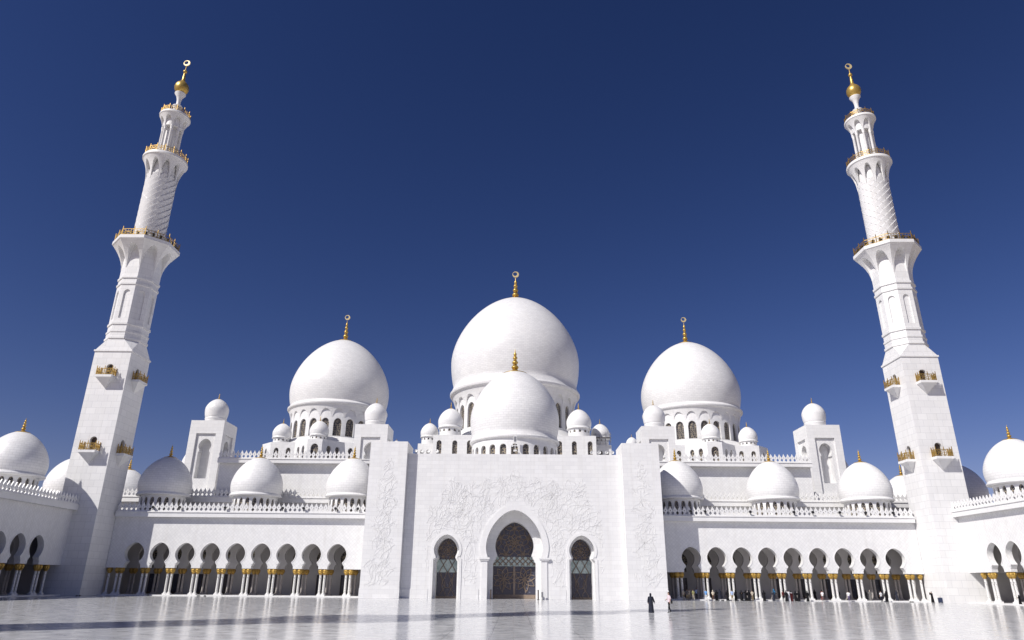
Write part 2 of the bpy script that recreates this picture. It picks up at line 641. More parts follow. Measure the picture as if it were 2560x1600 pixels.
def rail(mb, pts, z, h, post=.09, closed=True, posts_between=2, lattice=True):
    """balustrade along plan points: posts with ball tops, rails and a lattice of curled strips"""
    n = len(pts)
    for i in range(n if closed else n - 1):
        a, b_ = Vector((*pts[i], 0)), Vector((*pts[(i + 1) % n], 0))
        for t0, hh in ((.10, .05), (.48, .04), (.86, .08)):
            mb.bar(a + Vector((0, 0, z + h * t0)), b_ + Vector((0, 0, z + h * t0)), .07, hh)
        m_ = posts_between
        for k in range(m_):
            p = a.lerp(b_, k / m_)
            q = a.lerp(b_, (k + 1) / m_)
            mb.bar(p + Vector((0, 0, z)), p + Vector((0, 0, z + h * 1.12)), post * 1.1)
            mb.bar(p + Vector((0, 0, z + h * 1.12)), p + Vector((0, 0, z + h * 1.24)), post * .8)
            if lattice:
                d = q - p
                mb.bar(p + Vector((0, 0, z + h * .1)), q + Vector((0, 0, z + h * .86)), .05, .05)
                mb.bar(p + Vector((0, 0, z + h * .86)), q + Vector((0, 0, z + h * .1)), .05, .05)
                for t in (.25, .5, .75):
                    c = p + d * t
                    mb.bar(c + Vector((0, 0, z + h * .1)), c + Vector((0, 0, z + h * .86)), .045, .045)
    if not closed:
        p = Vector((*pts[-1], 0))
        mb.bar(p + Vector((0, 0, z)), p + Vector((0, 0, z + h * 1.12)), post * 1.1)

# merlon: pierced leaf-shaped battlement
def merlon_mesh():
    mb = MB()
    L = [(.40, 0), (.40, .10), (.30, .16), (.17, .30), (.15, .40), (.22, .50), (.33, .62), (.385, .76), (.36, .88), (.27, .97), (.22, 1.08), (.12, 1.26), (.04, 1.42), (0, 1.55)]
    out = [(-x, z) for x, z in L] + [(x, z) for x, z in reversed(L[:-1])]
    hole = [(.0, .64), (.07, .75), (.05, .87), (0, .94), (-.05, .87), (-.07, .75)]
    mb.plate(out, [hole], lambda u, v, w: (u, w, v), -.09, .09)
    rim = [(-.10, -.09), (.10, -.09)]
    return mb.mesh('merlon', ['marble_trim'])
MERLON = merlon_mesh()

def merlons(parent, p0, p1, z, pitch=.82, scale=1.0):
    """a row of merlons from plan point p0 to p1 as children of parent"""
    d = Vector((p1[0] - p0[0], p1[1] - p0[1], 0))
    n = max(1, int(round(d.length / pitch)))
    rz = atan2(d.y, d.x)
    for k in range(n):
        p = Vector((p0[0], p0[1], 0)) + d * ((k + .5) / n)
        o = bpy.data.objects.new('merlon', MERLON)
        COL.objects.link(o)
        o.parent = parent
        o.location = (p.x, p.y, z)
        o.rotation_euler = (0, 0, rz)
        o.scale = (d.length / n / .82, 1, scale)
# ------------------------------------------------------------------ domes
def dome(name, label, cx, cy, R, zt, zw, z0, dr, n, win, fin, crescent=0, group=None, mat='marble_dome', corb=False, show=None, core=False, seg=56, low=(.40, .17)):
    """win = (hw, sill, spring, top); fin = (height, flange radius); z values are heights above ground"""
    t = thing(name, label, 'dome', (cx, cy, z0), 0, group)
    Z = lambda z: z - z0
    fH, fr = fin
    k = 1 - (fr / R) ** (1 / .58)
    tf = k ** (1 / 1.7)
    zfull = zw + (zt - zw) / tf
    LF, LL = low
    zb = zw - LF * R
    zl = zb - LL * R
    prof = [(dr - .05, Z(zl)), (.97 * R, Z(zl)), (.99 * R, Z(zl + .012 * R)), (R, Z(zl + .03 * R)), (R, Z(zl + .055 * R)), (.985 * R, Z(zl + .07 * R)), (.972 * R, Z(zl + .07 * R + .3 * (LL - .07) * R)), (.957 * R, Z(zl + .07 * R + .7 * (LL - .07) * R)), (.948 * R, Z(zb))]
    for j in range(1, 8):
        s_ = 1 - j / 8
        prof.append((R * (1 - .05 * s_ ** 2), Z(zw - LF * R * s_)))
    for j in range(0, 27):
        tt = tf * (1 - (1 - j / 26) ** 1.5)
        prof.append((R * bulb(tt), Z(zw + (zfull - zw) * tt)))
    prof.append((0.01, Z(zt + .02 * R)))
    mb = MB()
    mb.lathe(prof, seg * 2, uR=R)
    mb.build('shell', mat, t)
    mb = MB()
    hw, sill, zs, ztop = win
    zc = zl - (.26 * R if corb else 0)
    dep = .55 if R > 8 else (.28 if R > 4 else .15)
    drum_wall(mb, dr, 0, Z(zl) + .02, n, hw, Z(sill), Z(zs), Z(ztop), dep, 0, 6 if R > 6 else 3)
    d = mb.build('drum', 'marble_trim' if R < 6 else 'marble_block', t)
    if core:
        mb = MB()
        mb.lathe([(dr - dep + .02, 0), (dr - dep + .02, Z(zl))], 32)
        mb.build('window_band', 'grille_pane', d)
    else:
        me = pane_mesh('window', dr, hw, Z(sill), Z(ztop), dep)
        for kk in (show if show is not None else range(n)):
            o = bpy.data.objects.new('window', me)
            COL.objects.link(o)
            o.parent = t
            o.rotation_euler = (0, 0, 2 * pi * kk / n)
    if corb:
        mb = MB()
        corbel(mb, n, dr, .965 * R, Z(zl - .235 * R), Z(zl), Z(zl - .075 * R), rows=4, seg=7, pw=1.5)
        mb.build('corbel', 'marble_block', t)
    mb = MB()
    mb.lathe(finial_profile(fH, fr), 24 if R > 3 else 14)
    f = mb.build('finial', 'gold_mosaic', t, (0, 0, Z(zt) + .01))
    if crescent:
        f2 = crescent_mesh(crescent).build('crescent', 'crescent_metal', f, (0, 0, fH + crescent * .93))
    return t

def ring_show(n, c, span):
    return [k % n for k in range(c - span, c + span + 1)]

# ------------------------------------------------------------------ courtyard and ground
mb = MB()
mb.add([(-3000, -600, -.02), (3000, -600, -.02), (3000, 4500, -.02), (-3000, 4500, -.02)])
tag(mb.build('ground', 'desert_sand'), kind='structure')
mb = MB()
mb.box(-90, 90, -40, 131, -.015, 0.0, skip='d')
tag(mb.build('courtyard_floor', 'courtyard_marble'), kind='structure')

W = 126.0
SP = 4.38
ARCH_X = [30.6 + SP * k for k in range(9)]

# ------------------------------------------------------------------ arcades
def column_parts():
    out = {}
    mb = MB()
    mb.lathe([(.215, .55), (.205, .62), (.20, 1.4), (.195, 3.55), (.21, 3.62)], 18, uR=.30)
    out['column'] = mb.mesh('column', ['column_inlay'])
    mb = MB()
    mb.box(-.33, .33, -.33, .33, .16, .40)
    mb.lathe([(.30, .40), (.315, .44), (.30, .48), (.25, .50), (.26, .54), (.235, .58), (.20, .6)], 18)
    out['base'] = mb.mesh('base', ['marble_trim'])
    mb = MB()
    rows = []
    N = 36
    for r, z, am in ((.20, 3.52, 0), (.26, 3.56, 0), (.26, 3.60, 0), (.22, 3.64, 0), (.31, 3.72, .06), (.39, 3.84, .10), (.42, 3.93, .04), (.40, 3.97, .0), (.44, 4.05, .10), (.445, 4.16, .11), (.41, 4.25, .05), (.40, 4.27, .0), (.41, 4.33, .08), (.34, 4.41, .05), (.33, 4.45, 0)):
        rows.append([((r * (1 + am * cos(9 * a) + am * .6 * cos(18 * a + z * 30))) * cos(a), (r * (1 + am * cos(9 * a) + am * .6 * cos(18 * a + z * 30))) * sin(a), z) for a in [2 * pi * k / N for k in range(N)]])
    mb.grid(rows, None, True, True)
    out['capital'] = mb.mesh('capital', ['gold_leaf'])
    return out
CP = column_parts()
for k_, m_ in (('column', 'inner_marble'), ('capital', 'gold_shade'), ('base', 'inner_marble')):  # inner row copies take the colours with shade painted in
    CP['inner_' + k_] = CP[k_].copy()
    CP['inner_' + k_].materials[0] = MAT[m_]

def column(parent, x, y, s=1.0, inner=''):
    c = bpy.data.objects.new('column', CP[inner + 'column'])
    COL.objects.link(c)
    c.parent = parent
    c.location = (x, y, 0)
    c.scale = (1, 1, s)
    for nm in ('capital', 'base'):
        o = bpy.data.objects.new(nm, CP[inner + nm])
        COL.objects.link(o)
        o.parent = c
    return c

ZC = 4.45          # underside of the arches
def arcade(label, loc, rz, xs, x0, x1, zs=1.0, pairs=(), singles=(), par=None, cor=None, roof_d=10, group=None, deep=8.8, inner_step=1):
    t = thing('arcade', label, 'arcade', loc, rz, group)
    zt = lambda z: z * zs
    def outline(zlow, zhigh):
        P = [(x1, zt(zlow)), (x1, zt(zhigh)), (x0, zt(zhigh)), (x0, zt(zlow))]
        for x in xs:
            a = keyhole(x, 1.42, ZC, 5.42, 1.68, 6.86, 8.6, .72, 11, 1.02)
            P += [(u, zt(v)) for u, v in a]
        return P
    T = lambda u, v, w: (u, w, v)
    mb = MB()
    mb.plate(outline(ZC, 12.86), [], T, 0, .95)
    mb.build('wall', 'marble_diamond', t)
    # moulded band round each arch
    for x in xs:
        a = keyhole(x, 1.42, ZC, 5.42, 1.68, 6.86, 8.6, 0, 11, 1.02)[1:-1]
        cz = 6.9
        o_ = [(x + (u - x) * 1.085, cz + (v - cz) * 1.085) for u, v in a]
        mb = MB()
        for k in range(len(a) - 1):
            q = [T(a[k][0], zt(a[k][1]), -.045), T(a[k + 1][0], zt(a[k + 1][1]), -.045), T(o_[k + 1][0], zt(o_[k + 1][1]), -.045), T(o_[k][0], zt(o_[k][1]), -.045)]
            mb.add(q, smooth=True)
            mb.add([T(o_[k][0], zt(o_[k][1]), -.045), T(o_[k + 1][0], zt(o_[k + 1][1]), -.045), T(o_[k + 1][0], zt(o_[k + 1][1]), .01), T(o_[k][0], zt(o_[k][1]), .01)])
            mb.add([T(a[k][0], zt(a[k][1]), -.045), T(a[k + 1][0], zt(a[k + 1][1]), -.045), T(a[k + 1][0], zt(a[k + 1][1]), .01), T(a[k][0], zt(a[k][1]), .01)])
        mb.build('arch_moulding', 'marble_trim', t)
    # inner row of arches, ceiling, back wall with doors and round windows
    mb = MB()
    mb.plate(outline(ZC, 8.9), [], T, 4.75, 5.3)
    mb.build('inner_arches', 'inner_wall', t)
    mb = MB()
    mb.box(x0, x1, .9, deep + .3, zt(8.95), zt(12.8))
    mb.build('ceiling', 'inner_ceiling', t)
    holes, pan = [], []
    for i, x in enumerate(xs):
        holes.append([(x - .95, .2), (x - .95, 3.6), (x + .95, 3.6), (x + .95, .2)])
        holes.append([(u, zt(v)) for u, v in keyhole(x, 1.0, 4.6, 5.3, 1.3, 6.5, 7.95, 0, 8, .8)])
    mb = MB()
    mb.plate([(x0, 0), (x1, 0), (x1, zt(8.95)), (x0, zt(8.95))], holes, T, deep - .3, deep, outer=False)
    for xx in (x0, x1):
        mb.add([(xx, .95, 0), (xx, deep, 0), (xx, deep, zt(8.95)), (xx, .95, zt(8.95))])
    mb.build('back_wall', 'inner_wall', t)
    for x in xs:
        mb = MB()
        mb.box(x - 1.0, x + 1.0, deep - .12, deep - .06, .15, 3.65)
        d = mb.build('door', 'dark_glass', t)
        mb = MB()
        for u in (-.95, -.04, .87):
            mb.box(x + u, x + u + .08, deep - .2, deep - .13, .2, 3.6)
        mb.box(x - .87, x + .87, deep - .2, deep - .13, .2, .55)
        mb.build('frame', 'dark_wood', d)
        mb = MB()
        mb.box(x - 1.35, x + 1.35, deep - .1, deep - .05, zt(4.55), zt(8.0))
        mb.build('window', 'grille_pane', t)
    # plinth step
    mb = MB()
    mb.box(x0, x1, -1.0, deep + .3, 0.004, .17, skip='d')
    mb.build('plinth', 'marble_trim', t)
    # cornice, roof and parapet
    ca, cb = cor or (x0, x1)
    mb = MB()
    mb.box(ca, cb, -.78, -.02, zt(12.84), zt(13.6))
    mb.box(ca, cb, -.90, -.02, zt(13.6), zt(13.74))
    mb.build('cornice', 'marble_trim', t)
    mb = MB()
    mb.box(x0, x1, 0.0, roof_d, zt(12.87), zt(13.55))
    mb.build('roof', 'marble_block', t)
    pa, pb = par or (x0, x1)
    mb = MB()
    mb.box(pa, pb, -.62, -.30, zt(13.74), zt(13.84))
    p = mb.build('parapet', 'marble_trim', t)
    merlons(p, (pa, -.46), (pb, -.46), zt(13.83))
    sc_ = zs
    for xp in pairs:
        for d in (-.35, .35):
            column(t, xp + d, .47, sc_)
    for xp in singles:
        column(t, xp, .47, sc_)
    for k, xp in enumerate(pairs):
        if k % inner_step == 0:
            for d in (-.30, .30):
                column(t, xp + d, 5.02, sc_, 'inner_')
    return t

XM = 47.0
PX = [28.41 + SP * k for k in range(10)]
for s, nm in ((-1, 'left'), (1, 'right')):
    f = lambda L: sorted([s * x - s * XM for x in L])
    a, b_ = sorted((s * 22.6 - s * XM, s * 70.15 - s * XM))
    ca, cb = sorted((s * 22.9 - s * XM, s * 69.9 - s * XM))
    lab = {'left': 'long white keyhole-arched arcade left of the entrance front, one end in the minaret shadow',
           'right': 'long white keyhole-arched arcade right of the entrance front, with visitors under it'}[nm]
    arcade(lab, (s * XM, W, 0), 0, f(ARCH_X), a, b_, 1.0, f(PX), f([69.55]), (ca, cb), (ca, cb), 10.1)

# wing arcades closing the courtyard on both sides (wall planes x = +-74.2)
WX = 74.3
for s, nm in ((-1, 'left'), (1, 'right')):
    lab = {'left': 'shaded wing arcade at the far left edge, running toward the viewer from the left minaret',
           'right': 'sunlit wing arcade at the far right edge, running toward the viewer from the right minaret'}[nm]
    # local x runs along world y; for the left wing the front (-y local) must face +x
    rz = pi / 2 if s < 0 else -pi / 2
    Yc = 95.0
    conv = lambda Y: (Y - Yc) if s < 0 else -(Y - Yc)
    ys = [113.0 - SP * k for k in range(9)]
    a, b_ = sorted((conv(121.0), conv(72.0)))
    pr = [115.2 - SP * k for k in range(10)]
    ca, cb = sorted((conv(120.4), conv(72.0)))
    arcade(lab, (s * WX, Yc, 0), rz, sorted(conv(y) for y in ys), a, b_, 1.04, sorted(conv(y) for y in pr), [conv(117.3)], (ca, cb), (ca, cb), 12, inner_step=1)

# ------------------------------------------------------------------ arcade and wing domes
def arcade_dome(label, x, y, group, dz=0.0, R=4.62):
    return dome('arcade_dome', label, x, y, R, 24.05 + dz, 18.95 + dz, 13.5 + dz, 3.92, 20, (.36, 14.0 + dz, 16.0 + dz, 16.5 + dz), (2.55, 1.05), 0, group, show=list(range(20)), low=(.32, .13))

DY = 131.0
GA = 'domes along the arcade roofs'
arcade_dome('white dome on the left arcade roof, darkened by the shadow of the left minaret', -64.9, DY, GA)
arcade_dome('middle one of the three white domes on the left arcade roof', -47.8, DY, GA)
arcade_dome('white dome on the left arcade roof, cut off by the edge of the entrance front', -30.2, DY, GA)
arcade_dome('white dome on the right arcade roof with a slanting shadow, beside the entrance front', 30.2, DY, GA)
arcade_dome('sunlit white dome in the middle of the right arcade roof', 47.8, DY, GA)
arcade_dome('white dome on the right arcade roof nearest the right minaret', 64.9, DY, GA)
arcade_dome('white dome on the wing roof at the left edge of the picture', -81.7, 113.8, GA, 1.1, 4.75)
arcade_dome('white dome on the wing roof at the right edge of the picture', 81.7, 113.8, GA, 1.1, 4.75)
GB = 'domes on the roofs behind the minarets'
arcade_dome('sunlit white dome half hidden behind the outer edge of the left minaret', -84.9, 135.0, GB, .3)
arcade_dome('shaded white dome showing past the outer edge of the right minaret', 84.9, 135.0, GB, .3)
arcade_dome('small distant white dome with gold finial, just inside the left minaret', -81.0, 147.0, GB, .0)
arcade_dome('small distant white dome with gold finial, just inside the right minaret', 81.0, 147.0, GB, .0)
for s, nm in ((-1, 'left'), (1, 'right')):
    dome('arcade_dome', 'white dome mostly hidden behind the %s arched turret' % nm, s * 67.6, 154, 5.6, 32.0, 25.7, 17.2, 4.7, 20, (.4, 18.5, 20.5, 21.0), (2.6, 1.1), 0, GB, core=True)

# ------------------------------------------------------------------ prayer hall
HY = 136.9
hall = thing('prayer_hall', 'large white prayer hall rising behind the arcades, with stepped roofs carrying the great domes', 'mosque', (0, HY, 0))
LOC = lambda y: y - HY
T = lambda u, v, w: (u, w, v)
# lower storey ledge with its cornice (right across), upper storey behind it
mb = MB()
mb.box(-76.2, 76.2, LOC(136.5), LOC(200), 10.0, 16.75)
mb.build('lower_wall', 'marble_diamond', hall)
for s in (-1, 1):
    mb = MB()
    x0, x1 = sorted((s * 19.0, s * 76.6))
    mb.box(x0, x1, LOC(135.75), LOC(136.49), 16.5, 17.35)
    mb.box(x0, x1, LOC(135.62), LOC(136.49), 17.35, 17.48)
    mb.build('lower_cornice', 'marble_trim', hall)
    mb = MB()
    mb.box(x0, x1, LOC(135.8), LOC(136.1), 17.49, 17.58)
    p = mb.build('lower_parapet', 'marble_trim', hall)
    xa, xb = sorted((s * 24.5, s * 76.4))
    merlons(p, (xa, LOC(135.95)), (xb, LOC(135.95)), 17.57)
    mb = MB()
    x0, x1 = sorted((s * 19.0, s * 57.9))
    mb.box(x0, x1, LOC(136.9), LOC(200), 16.76, 24.05)
    mb.build('upper_wall', 'marble_diamond', hall)
    mb = MB()
    mb.box(x0, x1, LOC(135.6), LOC(136.89), 24.0, 24.7)
    mb.box(x0, x1, LOC(135.48), LOC(136.89), 24.7, 24.81)
    mb.build('upper_cornice', 'marble_trim', hall)
    mb = MB()
    mb.box(x0, x1, LOC(135.65), LOC(135.95), 24.82, 24.9)
    p = mb.build('upper_parapet', 'marble_trim', hall)
    xa, xb = sorted((s * 31.5, s * 57.9))
    merlons(p, (xa, LOC(135.8)), (xb, LOC(135.8)), 24.89)
mb = MB()
mb.box(-57.8, 57.8, LOC(138), LOC(205), 23.3, 24.0)
mb.build('roof', 'marble_trim', hall)
for s in (-1, 1):
    x0, x1 = sorted((s * 76.5, s * 97))
    mb = MB()
    mb.box(x0, x1, LOC(127.2), LOC(165), .0, 14.0)
    mb.build('side_block', 'marble_block', hall)

def tier(name, poly, z0, z1, wins, th=.6, cap=True, mat='marble_block', parent=hall):
    """plan polygon (counter-clockwise seen from above), wins: edge index -> [(u, hw, sill, spring, top)]"""
    mb = MB()
    panes = []
    n = len(poly)
    for i in range(n):
        a, b_ = Vector((*poly[i], 0)), Vector((*poly[(i + 1) % n], 0))
        d = (b_ - a)
        L = d.length
        d.normalize()
        nn = Vector((d.y, -d.x, 0))
        Tt = lambda u, v, w, a=a, d=d, nn=nn: tuple(a + d * u + Vector((0, 0, v)) - nn * w)
        hs = [arch(u, hw, sl, sp, tp, 7) for (u, hw, sl, sp, tp) in wins.get(i, [])]
        mb.plate([(0, z0), (L, z0), (L, z1), (0, z1)], hs, Tt, 0, th, back=False, outer=False)
        for (u, hw, sl, sp, tp) in wins.get(i, []):
            panes.append((Tt, u, hw, sl, tp))
    if cap:
        vec = [[Vector((*p, 0)) for p in poly]]
        for tr in tessellate_polygon(vec):
            mb.add([(poly[k][0], poly[k][1], z1) for k in tr])
    o = mb.build(name, mat, parent)
    for Tt, u, hw, sl, tp in panes:
        mb = MB()
        mb.add([Tt(u - hw - .1, sl - .1, th * .75), Tt(u + hw + .1, sl - .1, th * .75), Tt(u + hw + .1, tp + .1, th * .75), Tt(u - hw - .1, tp + .1, th * .75)])
        mb.build('window', 'grille_pane', o)
    return o

# tiers under the side domes
for s in (-1, 1):
    cx, cy = s * 44.6, LOC(171.0)
    F = LOC(158.0)
    hw = 12.6
    B = F - 4.0
    poly = [(cx - hw - 1.6, F + 3.0), (cx - hw + 1.4, F), (cx - 5.65, F), (cx - 1.65, B), (cx + 1.65, B), (cx + 5.65, F), (cx + hw - 1.4, F), (cx + hw + 1.6, F + 3.0), (cx + hw + 1.6, F + 26), (cx - hw - 1.6, F + 26)]
    wn = lambda us, hw_=.55: [(u, hw_, 27.4, 30.3, 31.05) for u in us]
    wins = {0: wn([2.1], .42), 1: wn([1.35, 4.1]), 2: wn([1.7, 3.9]), 3: [(1.65, .85, 27.4, 30.3, 31.3)], 4: wn([1.75, 3.95]), 5: wn([1.45, 4.2]), 6: wn([2.1], .42)}
    tier('tier', poly, 23.9, 32.3, wins)
    # sloping stone skirt between the tier and the drum
    mb = MB()
    rows = [[(11.9, 31.85), (11.7, 32.5), (11.5, 33.4), (11.4, 34.2)]]
    mb.lathe([(14.2, 32.32), (13.6, 32.6), (12.6, 33.1), (11.75, 33.9), (11.3, 34.1)], 64, cx, cy)
    mb.build('skirt', 'marble_block', hall)

# tiers under the great dome
cy = LOC(172.0)
q = 18.0
poly = [(-22.2, LOC(158.5)), (22.2, LOC(158.5)), (22.2, LOC(186)), (-22.2, LOC(186))]
tier('tier', poly, 23.9, 32.3, {0: [(u, .35, 29.6, 30.6, 30.95) for u in (1.0, 2.4, 42.0, 43.4)]})
poly = [(-18.1, LOC(153.0)), (18.1, LOC(153.0)), (18.1, LOC(191)), (-18.1, LOC(191))]
wn = [(u, .55, 28.0, 31.4, 32.05) for u in (1.35, 4.85, 8.1, 11.4, 24.8, 28.1, 31.35, 34.85)]
tier('tier', poly, 23.9, 33.25, {0: wn})
mb = MB()
mb.lathe([(19.2, 33.3), (18.0, 33.9), (16.4, 35.0), (15.2, 36.2), (14.7, 36.5)], 72, 0, cy)
mb.build('skirt', 'marble_block', hall)

dome('great_dome', 'largest white dome at the centre of the mosque, topped by a gold finial with crescent', 0, 172, 16.5, 73.3, 55.5, 33.2, 14.8, 24, (1.2, 36.9, 41.3, 42.9), (7.1, 2.75), .88, corb=True, show=ring_show(24, 0, 7), seg=72)
dome('side_dome', 'big white dome left of the great dome, with gold finial and crescent', -44.6, 171.5, 12.3, 61.2, 47.3, 32.2, 11.2, 24, (.95, 34.4, 37.4, 38.6), (6.3, 2.0), .68, 'pair of big domes flanking the great dome', corb=True, show=ring_show(24, 1, 7), seg=64, low=(.34, .11))
dome('side_dome', 'big white dome right of the great dome, with gold finial and crescent', 44.6, 171.5, 12.3, 61.2, 47.3, 32.2, 11.2, 24, (.95, 34.4, 37.4, 38.6), (6.3, 2.0), .68, 'pair of big domes flanking the great dome', corb=True, show=ring_show(24, -1, 7), seg=64, low=(.34, .11))
dome('porch_dome', 'white dome above the entrance front, standing before the great dome', 0, 131.2, 8.5, 41.0, 31.7, 22.9, 8.0, 24, (.62, 23.2, 25.15, 25.8), (5.2, 2.2), 0, show=ring_show(24, 0, 6), seg=56)
dm = [o for o in bpy.data.objects if o.name == 'porch_dome'][0]

def small_dome(label, x, y, R, zt, z0, group, n=12):
    zw = zt - 1.06 * R
    zl = zw - .57 * R
    return dome('small_dome', label, x, y, R, zt, zw, z0, R * .86, n, (R * .09, zl - .32 * R, zl - .2 * R, zl - .12 * R), (.62 * R, .2 * R), 0, group, mat='marble_small_dome', core=True, seg=22)
GS = 'small domes on the roof tiers'
small_dome('small white dome on the front bay below the left big dome', -44.6, LOC(156.5) + HY, 2.17, 36.85, 32.28, GS)
small_dome('small white dome on the front bay below the right big dome', 44.6, LOC(156.5) + HY, 2.17, 36.85, 32.28, GS)
small_dome('small white dome on the outer corner below the left big dome', -54.3, 160.3, 2.17, 37.0, 32.28, GS)
small_dome('small white dome on the outer corner below the right big dome', 54.3, 160.3, 2.17, 37.0, 32.28, GS)
small_dome('white dome on the upper tier corner left of the porch dome', -14.7, 156.6, 2.85, 39.95, 33.22, GS)
small_dome('white dome on the upper tier corner right of the porch dome', 14.7, 156.6, 2.85, 39.95, 33.22, GS)
small_dome('small white dome on the lower tier, left end of the central roof', -19.9, 160.6, 2.1, 37.4, 32.28, GS)
small_dome('small white dome on the lower tier right of the central roof, behind scaffolding', 20.0, 160.6, 2.2, 37.5, 32.28, GS)
small_dome('tiny white dome peeping out between the right arched turret and the entrance front', 26.5, 156, 1.3, 33.55, 30.3, GS)
small_dome('tiny white dome peeping out between the left arched turret and the entrance front', -26.9, 157, .9, 32.6, 30.2, GS)
mb = MB()
for s in (-1, 1):
    x0, x1 = sorted((s * 24.8, s * 28.3))
    mb.box(x0, x1, LOC(154.2), LOC(158), 24.0, 30.25)
mb.build('stair_head', 'marble_block', hall)

# scaffolding round the right small dome
sc = thing('scaffolding', 'thin grey pipe scaffolding before the small dome at the right of the central roof', 'scaffold', (20.2, 158.0, 32.3))
mb = MB()
for x in (-1.7, -.6, .6, 1.7):
    for y in (-.5, .5):
        mb.bar((x, y - .6, 0), (x, y - .6, 2.3 + .25 * (x > 0)), .07)
for z in (.7, 1.4, 2.1):
    for y in (-1.1, -.1):
        mb.bar((-1.9, y, z), (1.9, y, z), .06)
mb.build('pipe_frame', 'grey_metal', sc)
mb = MB()
mb.box(-1.8, 1.8, -1.05, -.15, 1.44, 1.5)
mb.build('walk_board', 'dark_wood', sc)

# ------------------------------------------------------------------ arched turrets
def turret(label, x, y, z0, group, sc=1.0):
    hw, zt = 3.37, 32.68
    t = thing('roof_turret', label, 'turret', (x, y, z0), 0, group)
    t.scale = (sc,) * 3
    zb0 = (z0 - 2.4) / sc + 2.4 if sc != 1 else z0
    Z = lambda z: z - zb0
    mb = MB()
    npanes = []
    fr = [(-1.95, Z(19.1)), (1.95, Z(19.1)), (1.95, Z(30.05)), (-1.95, Z(30.05))]
    key = keyhole(0, 1.2, Z(21.2), Z(26.5), 1.27, Z(27.65), Z(29.05), 0, 10, .98)
    faces = []
    for k in range(4):
        M = Matrix.Rotation(pi / 2 * k, 3, 'Z')
        def Tt(u, v, w, M=M):
            p = M @ Vector((u, -hw + w, v))
            return (p.x, p.y + hw, p.z)
        mb.plate([(-hw, 0), (hw, 0), (hw, Z(zt)), (-hw, Z(zt))], [fr], Tt, 0, .38, back=False, outer=False)
        faces.append(Tt)
    mb.add([(-hw, 0, Z(zt)), (hw, 0, Z(zt)), (hw, 2 * hw, Z(zt)), (-hw, 2 * hw, Z(zt))])
    mb.build('body', 'marble_block', t)
    for Tt in faces:
        mb = MB()
        mb.plate([(-2.1, Z(19.0)), (2.1, Z(19.0)), (2.1, Z(30.2)), (-2.1, Z(30.2))], [key], Tt, .36, 1.95, back=False, outer=False)
        n_ = mb.build('niche', 'marble_diamond', t)
        mb = MB()
        mb.add([Tt(-1.5, Z(21), 1.94), Tt(1.5, Z(21), 1.94), Tt(1.5, Z(29.3), 1.94), Tt(-1.5, Z(29.3), 1.94)])
        mb.build('niche_back', 'marble_block', n_)
    R, zw = 2.33, 35.5
    mb = MB()
    prof = [(2.0, Z(zt) - .02), (2.05, Z(zt) + .75), (2.12, Z(zt) + .85), (2.12, Z(zt) + 1.0), (2.05, Z(zt) + 1.1)]
    for j in range(0, 7):
        s_ = 1 - j / 6
        prof.append((R * (1 - .11 * s_ ** 2), Z(zw - 1.7 * s_)))
    for j in range(1, 22):
        tt = 1 - (1 - j / 21) ** 1.5
        prof.append((max(.01, R * bulb(tt)), Z(zw + 2.4 * tt)))
    mb.lathe(prof, 48, 0, hw)
    d = mb.build('turret_dome', 'marble_small_dome', t)
    mb = MB()
    mb.lathe(finial_profile(1.35, .42), 14, 0, hw)
    o = mb.build('finial', 'gold_mosaic', d, (0, 0, Z(37.83)))
    return t
GT = 'square turrets with keyhole niches'
turret('white square turret with a keyhole niche and small dome, beside the left minaret', -64.55, 143.5, 16.7, GT, 1.045)
turret('white square turret with a keyhole niche and small dome, beside the right minaret', 64.55, 143.5, 16.7, GT, 1.045)
turret('white square turret with small dome just left of the entrance front, partly hidden by it', -29.25, 139.8, 16.7, GT)
turret('white square turret with small dome just right of the entrance front, partly hidden by it', 29.25, 139.8, 16.7, GT)
# ------------------------------------------------------------------ entrance front
PY = 117.0
gate = thing('entrance_front', 'tall white marble entrance front carved with flowering vines, holding three keyhole doorways', 'entrance', (0, 120.0, 0))
gate.scale = (1.0256, 1, 1.025)
L0 = lambda y: y - PY
T = lambda u, v, w: (u, w, v)
PF = 1.4                                   # panel front, local y
def outline_with(x0, x1, z1, arches):
    P = [(x1, 0), (x1, z1), (x0, z1), (x0, 0)]
    for a in arches:
        P += a
    return P
mainA = keyhole(.09, 4.36, 0, 6.3, 4.65, 8.0, 13.75, 0, 16, 4.36)
sideA = [keyhole(x, 2.08, 0, 6.15, 2.06, 7.5, 9.78, .5, 12, 1.62) for x in (-10.95, 11.05)]
mb = MB()
mb.plate(outline_with(-18.08, -7.0, 22.98, [sideA[0]]), [], T, PF, PF + 1.6)
mb.plate(outline_with(-7.0, 7.0, 22.98, [mainA]), [], T, PF, PF + 2.8)
mb.plate(outline_with(7.0, 18.08, 22.98, [sideA[1]]), [], T, PF, PF + 1.6)
mb.box(-18.08, 18.08, PF + 2.81, L0(137.2), 15.0, 22.9)
mb.build('wall', 'marble_block', gate)
K = 1.022
mainB = [(u * K, v * K) for u, v in keyhole(.09, 3.48, 0, 6.42, 3.14, 8.1, 11.85, 1.5, 14, 2.78)]
sideB = [[(x + (u - x) * 1.01, v * 1.01) for u, v in keyhole(x, 1.72, 0, 6.1, 1.66, 7.35, 9.25, .7, 12, 1.36)] for x in (-10.98, 11.08)]
mb = MB()
mb.plate(outline_with(-18, -7.2, 15.2, [sideB[0]]), [], T, PF + 1.602, PF + 3.7)
mb.plate(outline_with(-7.1, 7.1, 15.2, [mainB]), [], T, PF + 2.802, PF + 5.5)
mb.plate(outline_with(7.2, 18, 15.2, [sideB[1]]), [], T, PF + 1.602, PF + 3.7)
mb.build('inner_wall', 'marble_block', gate)

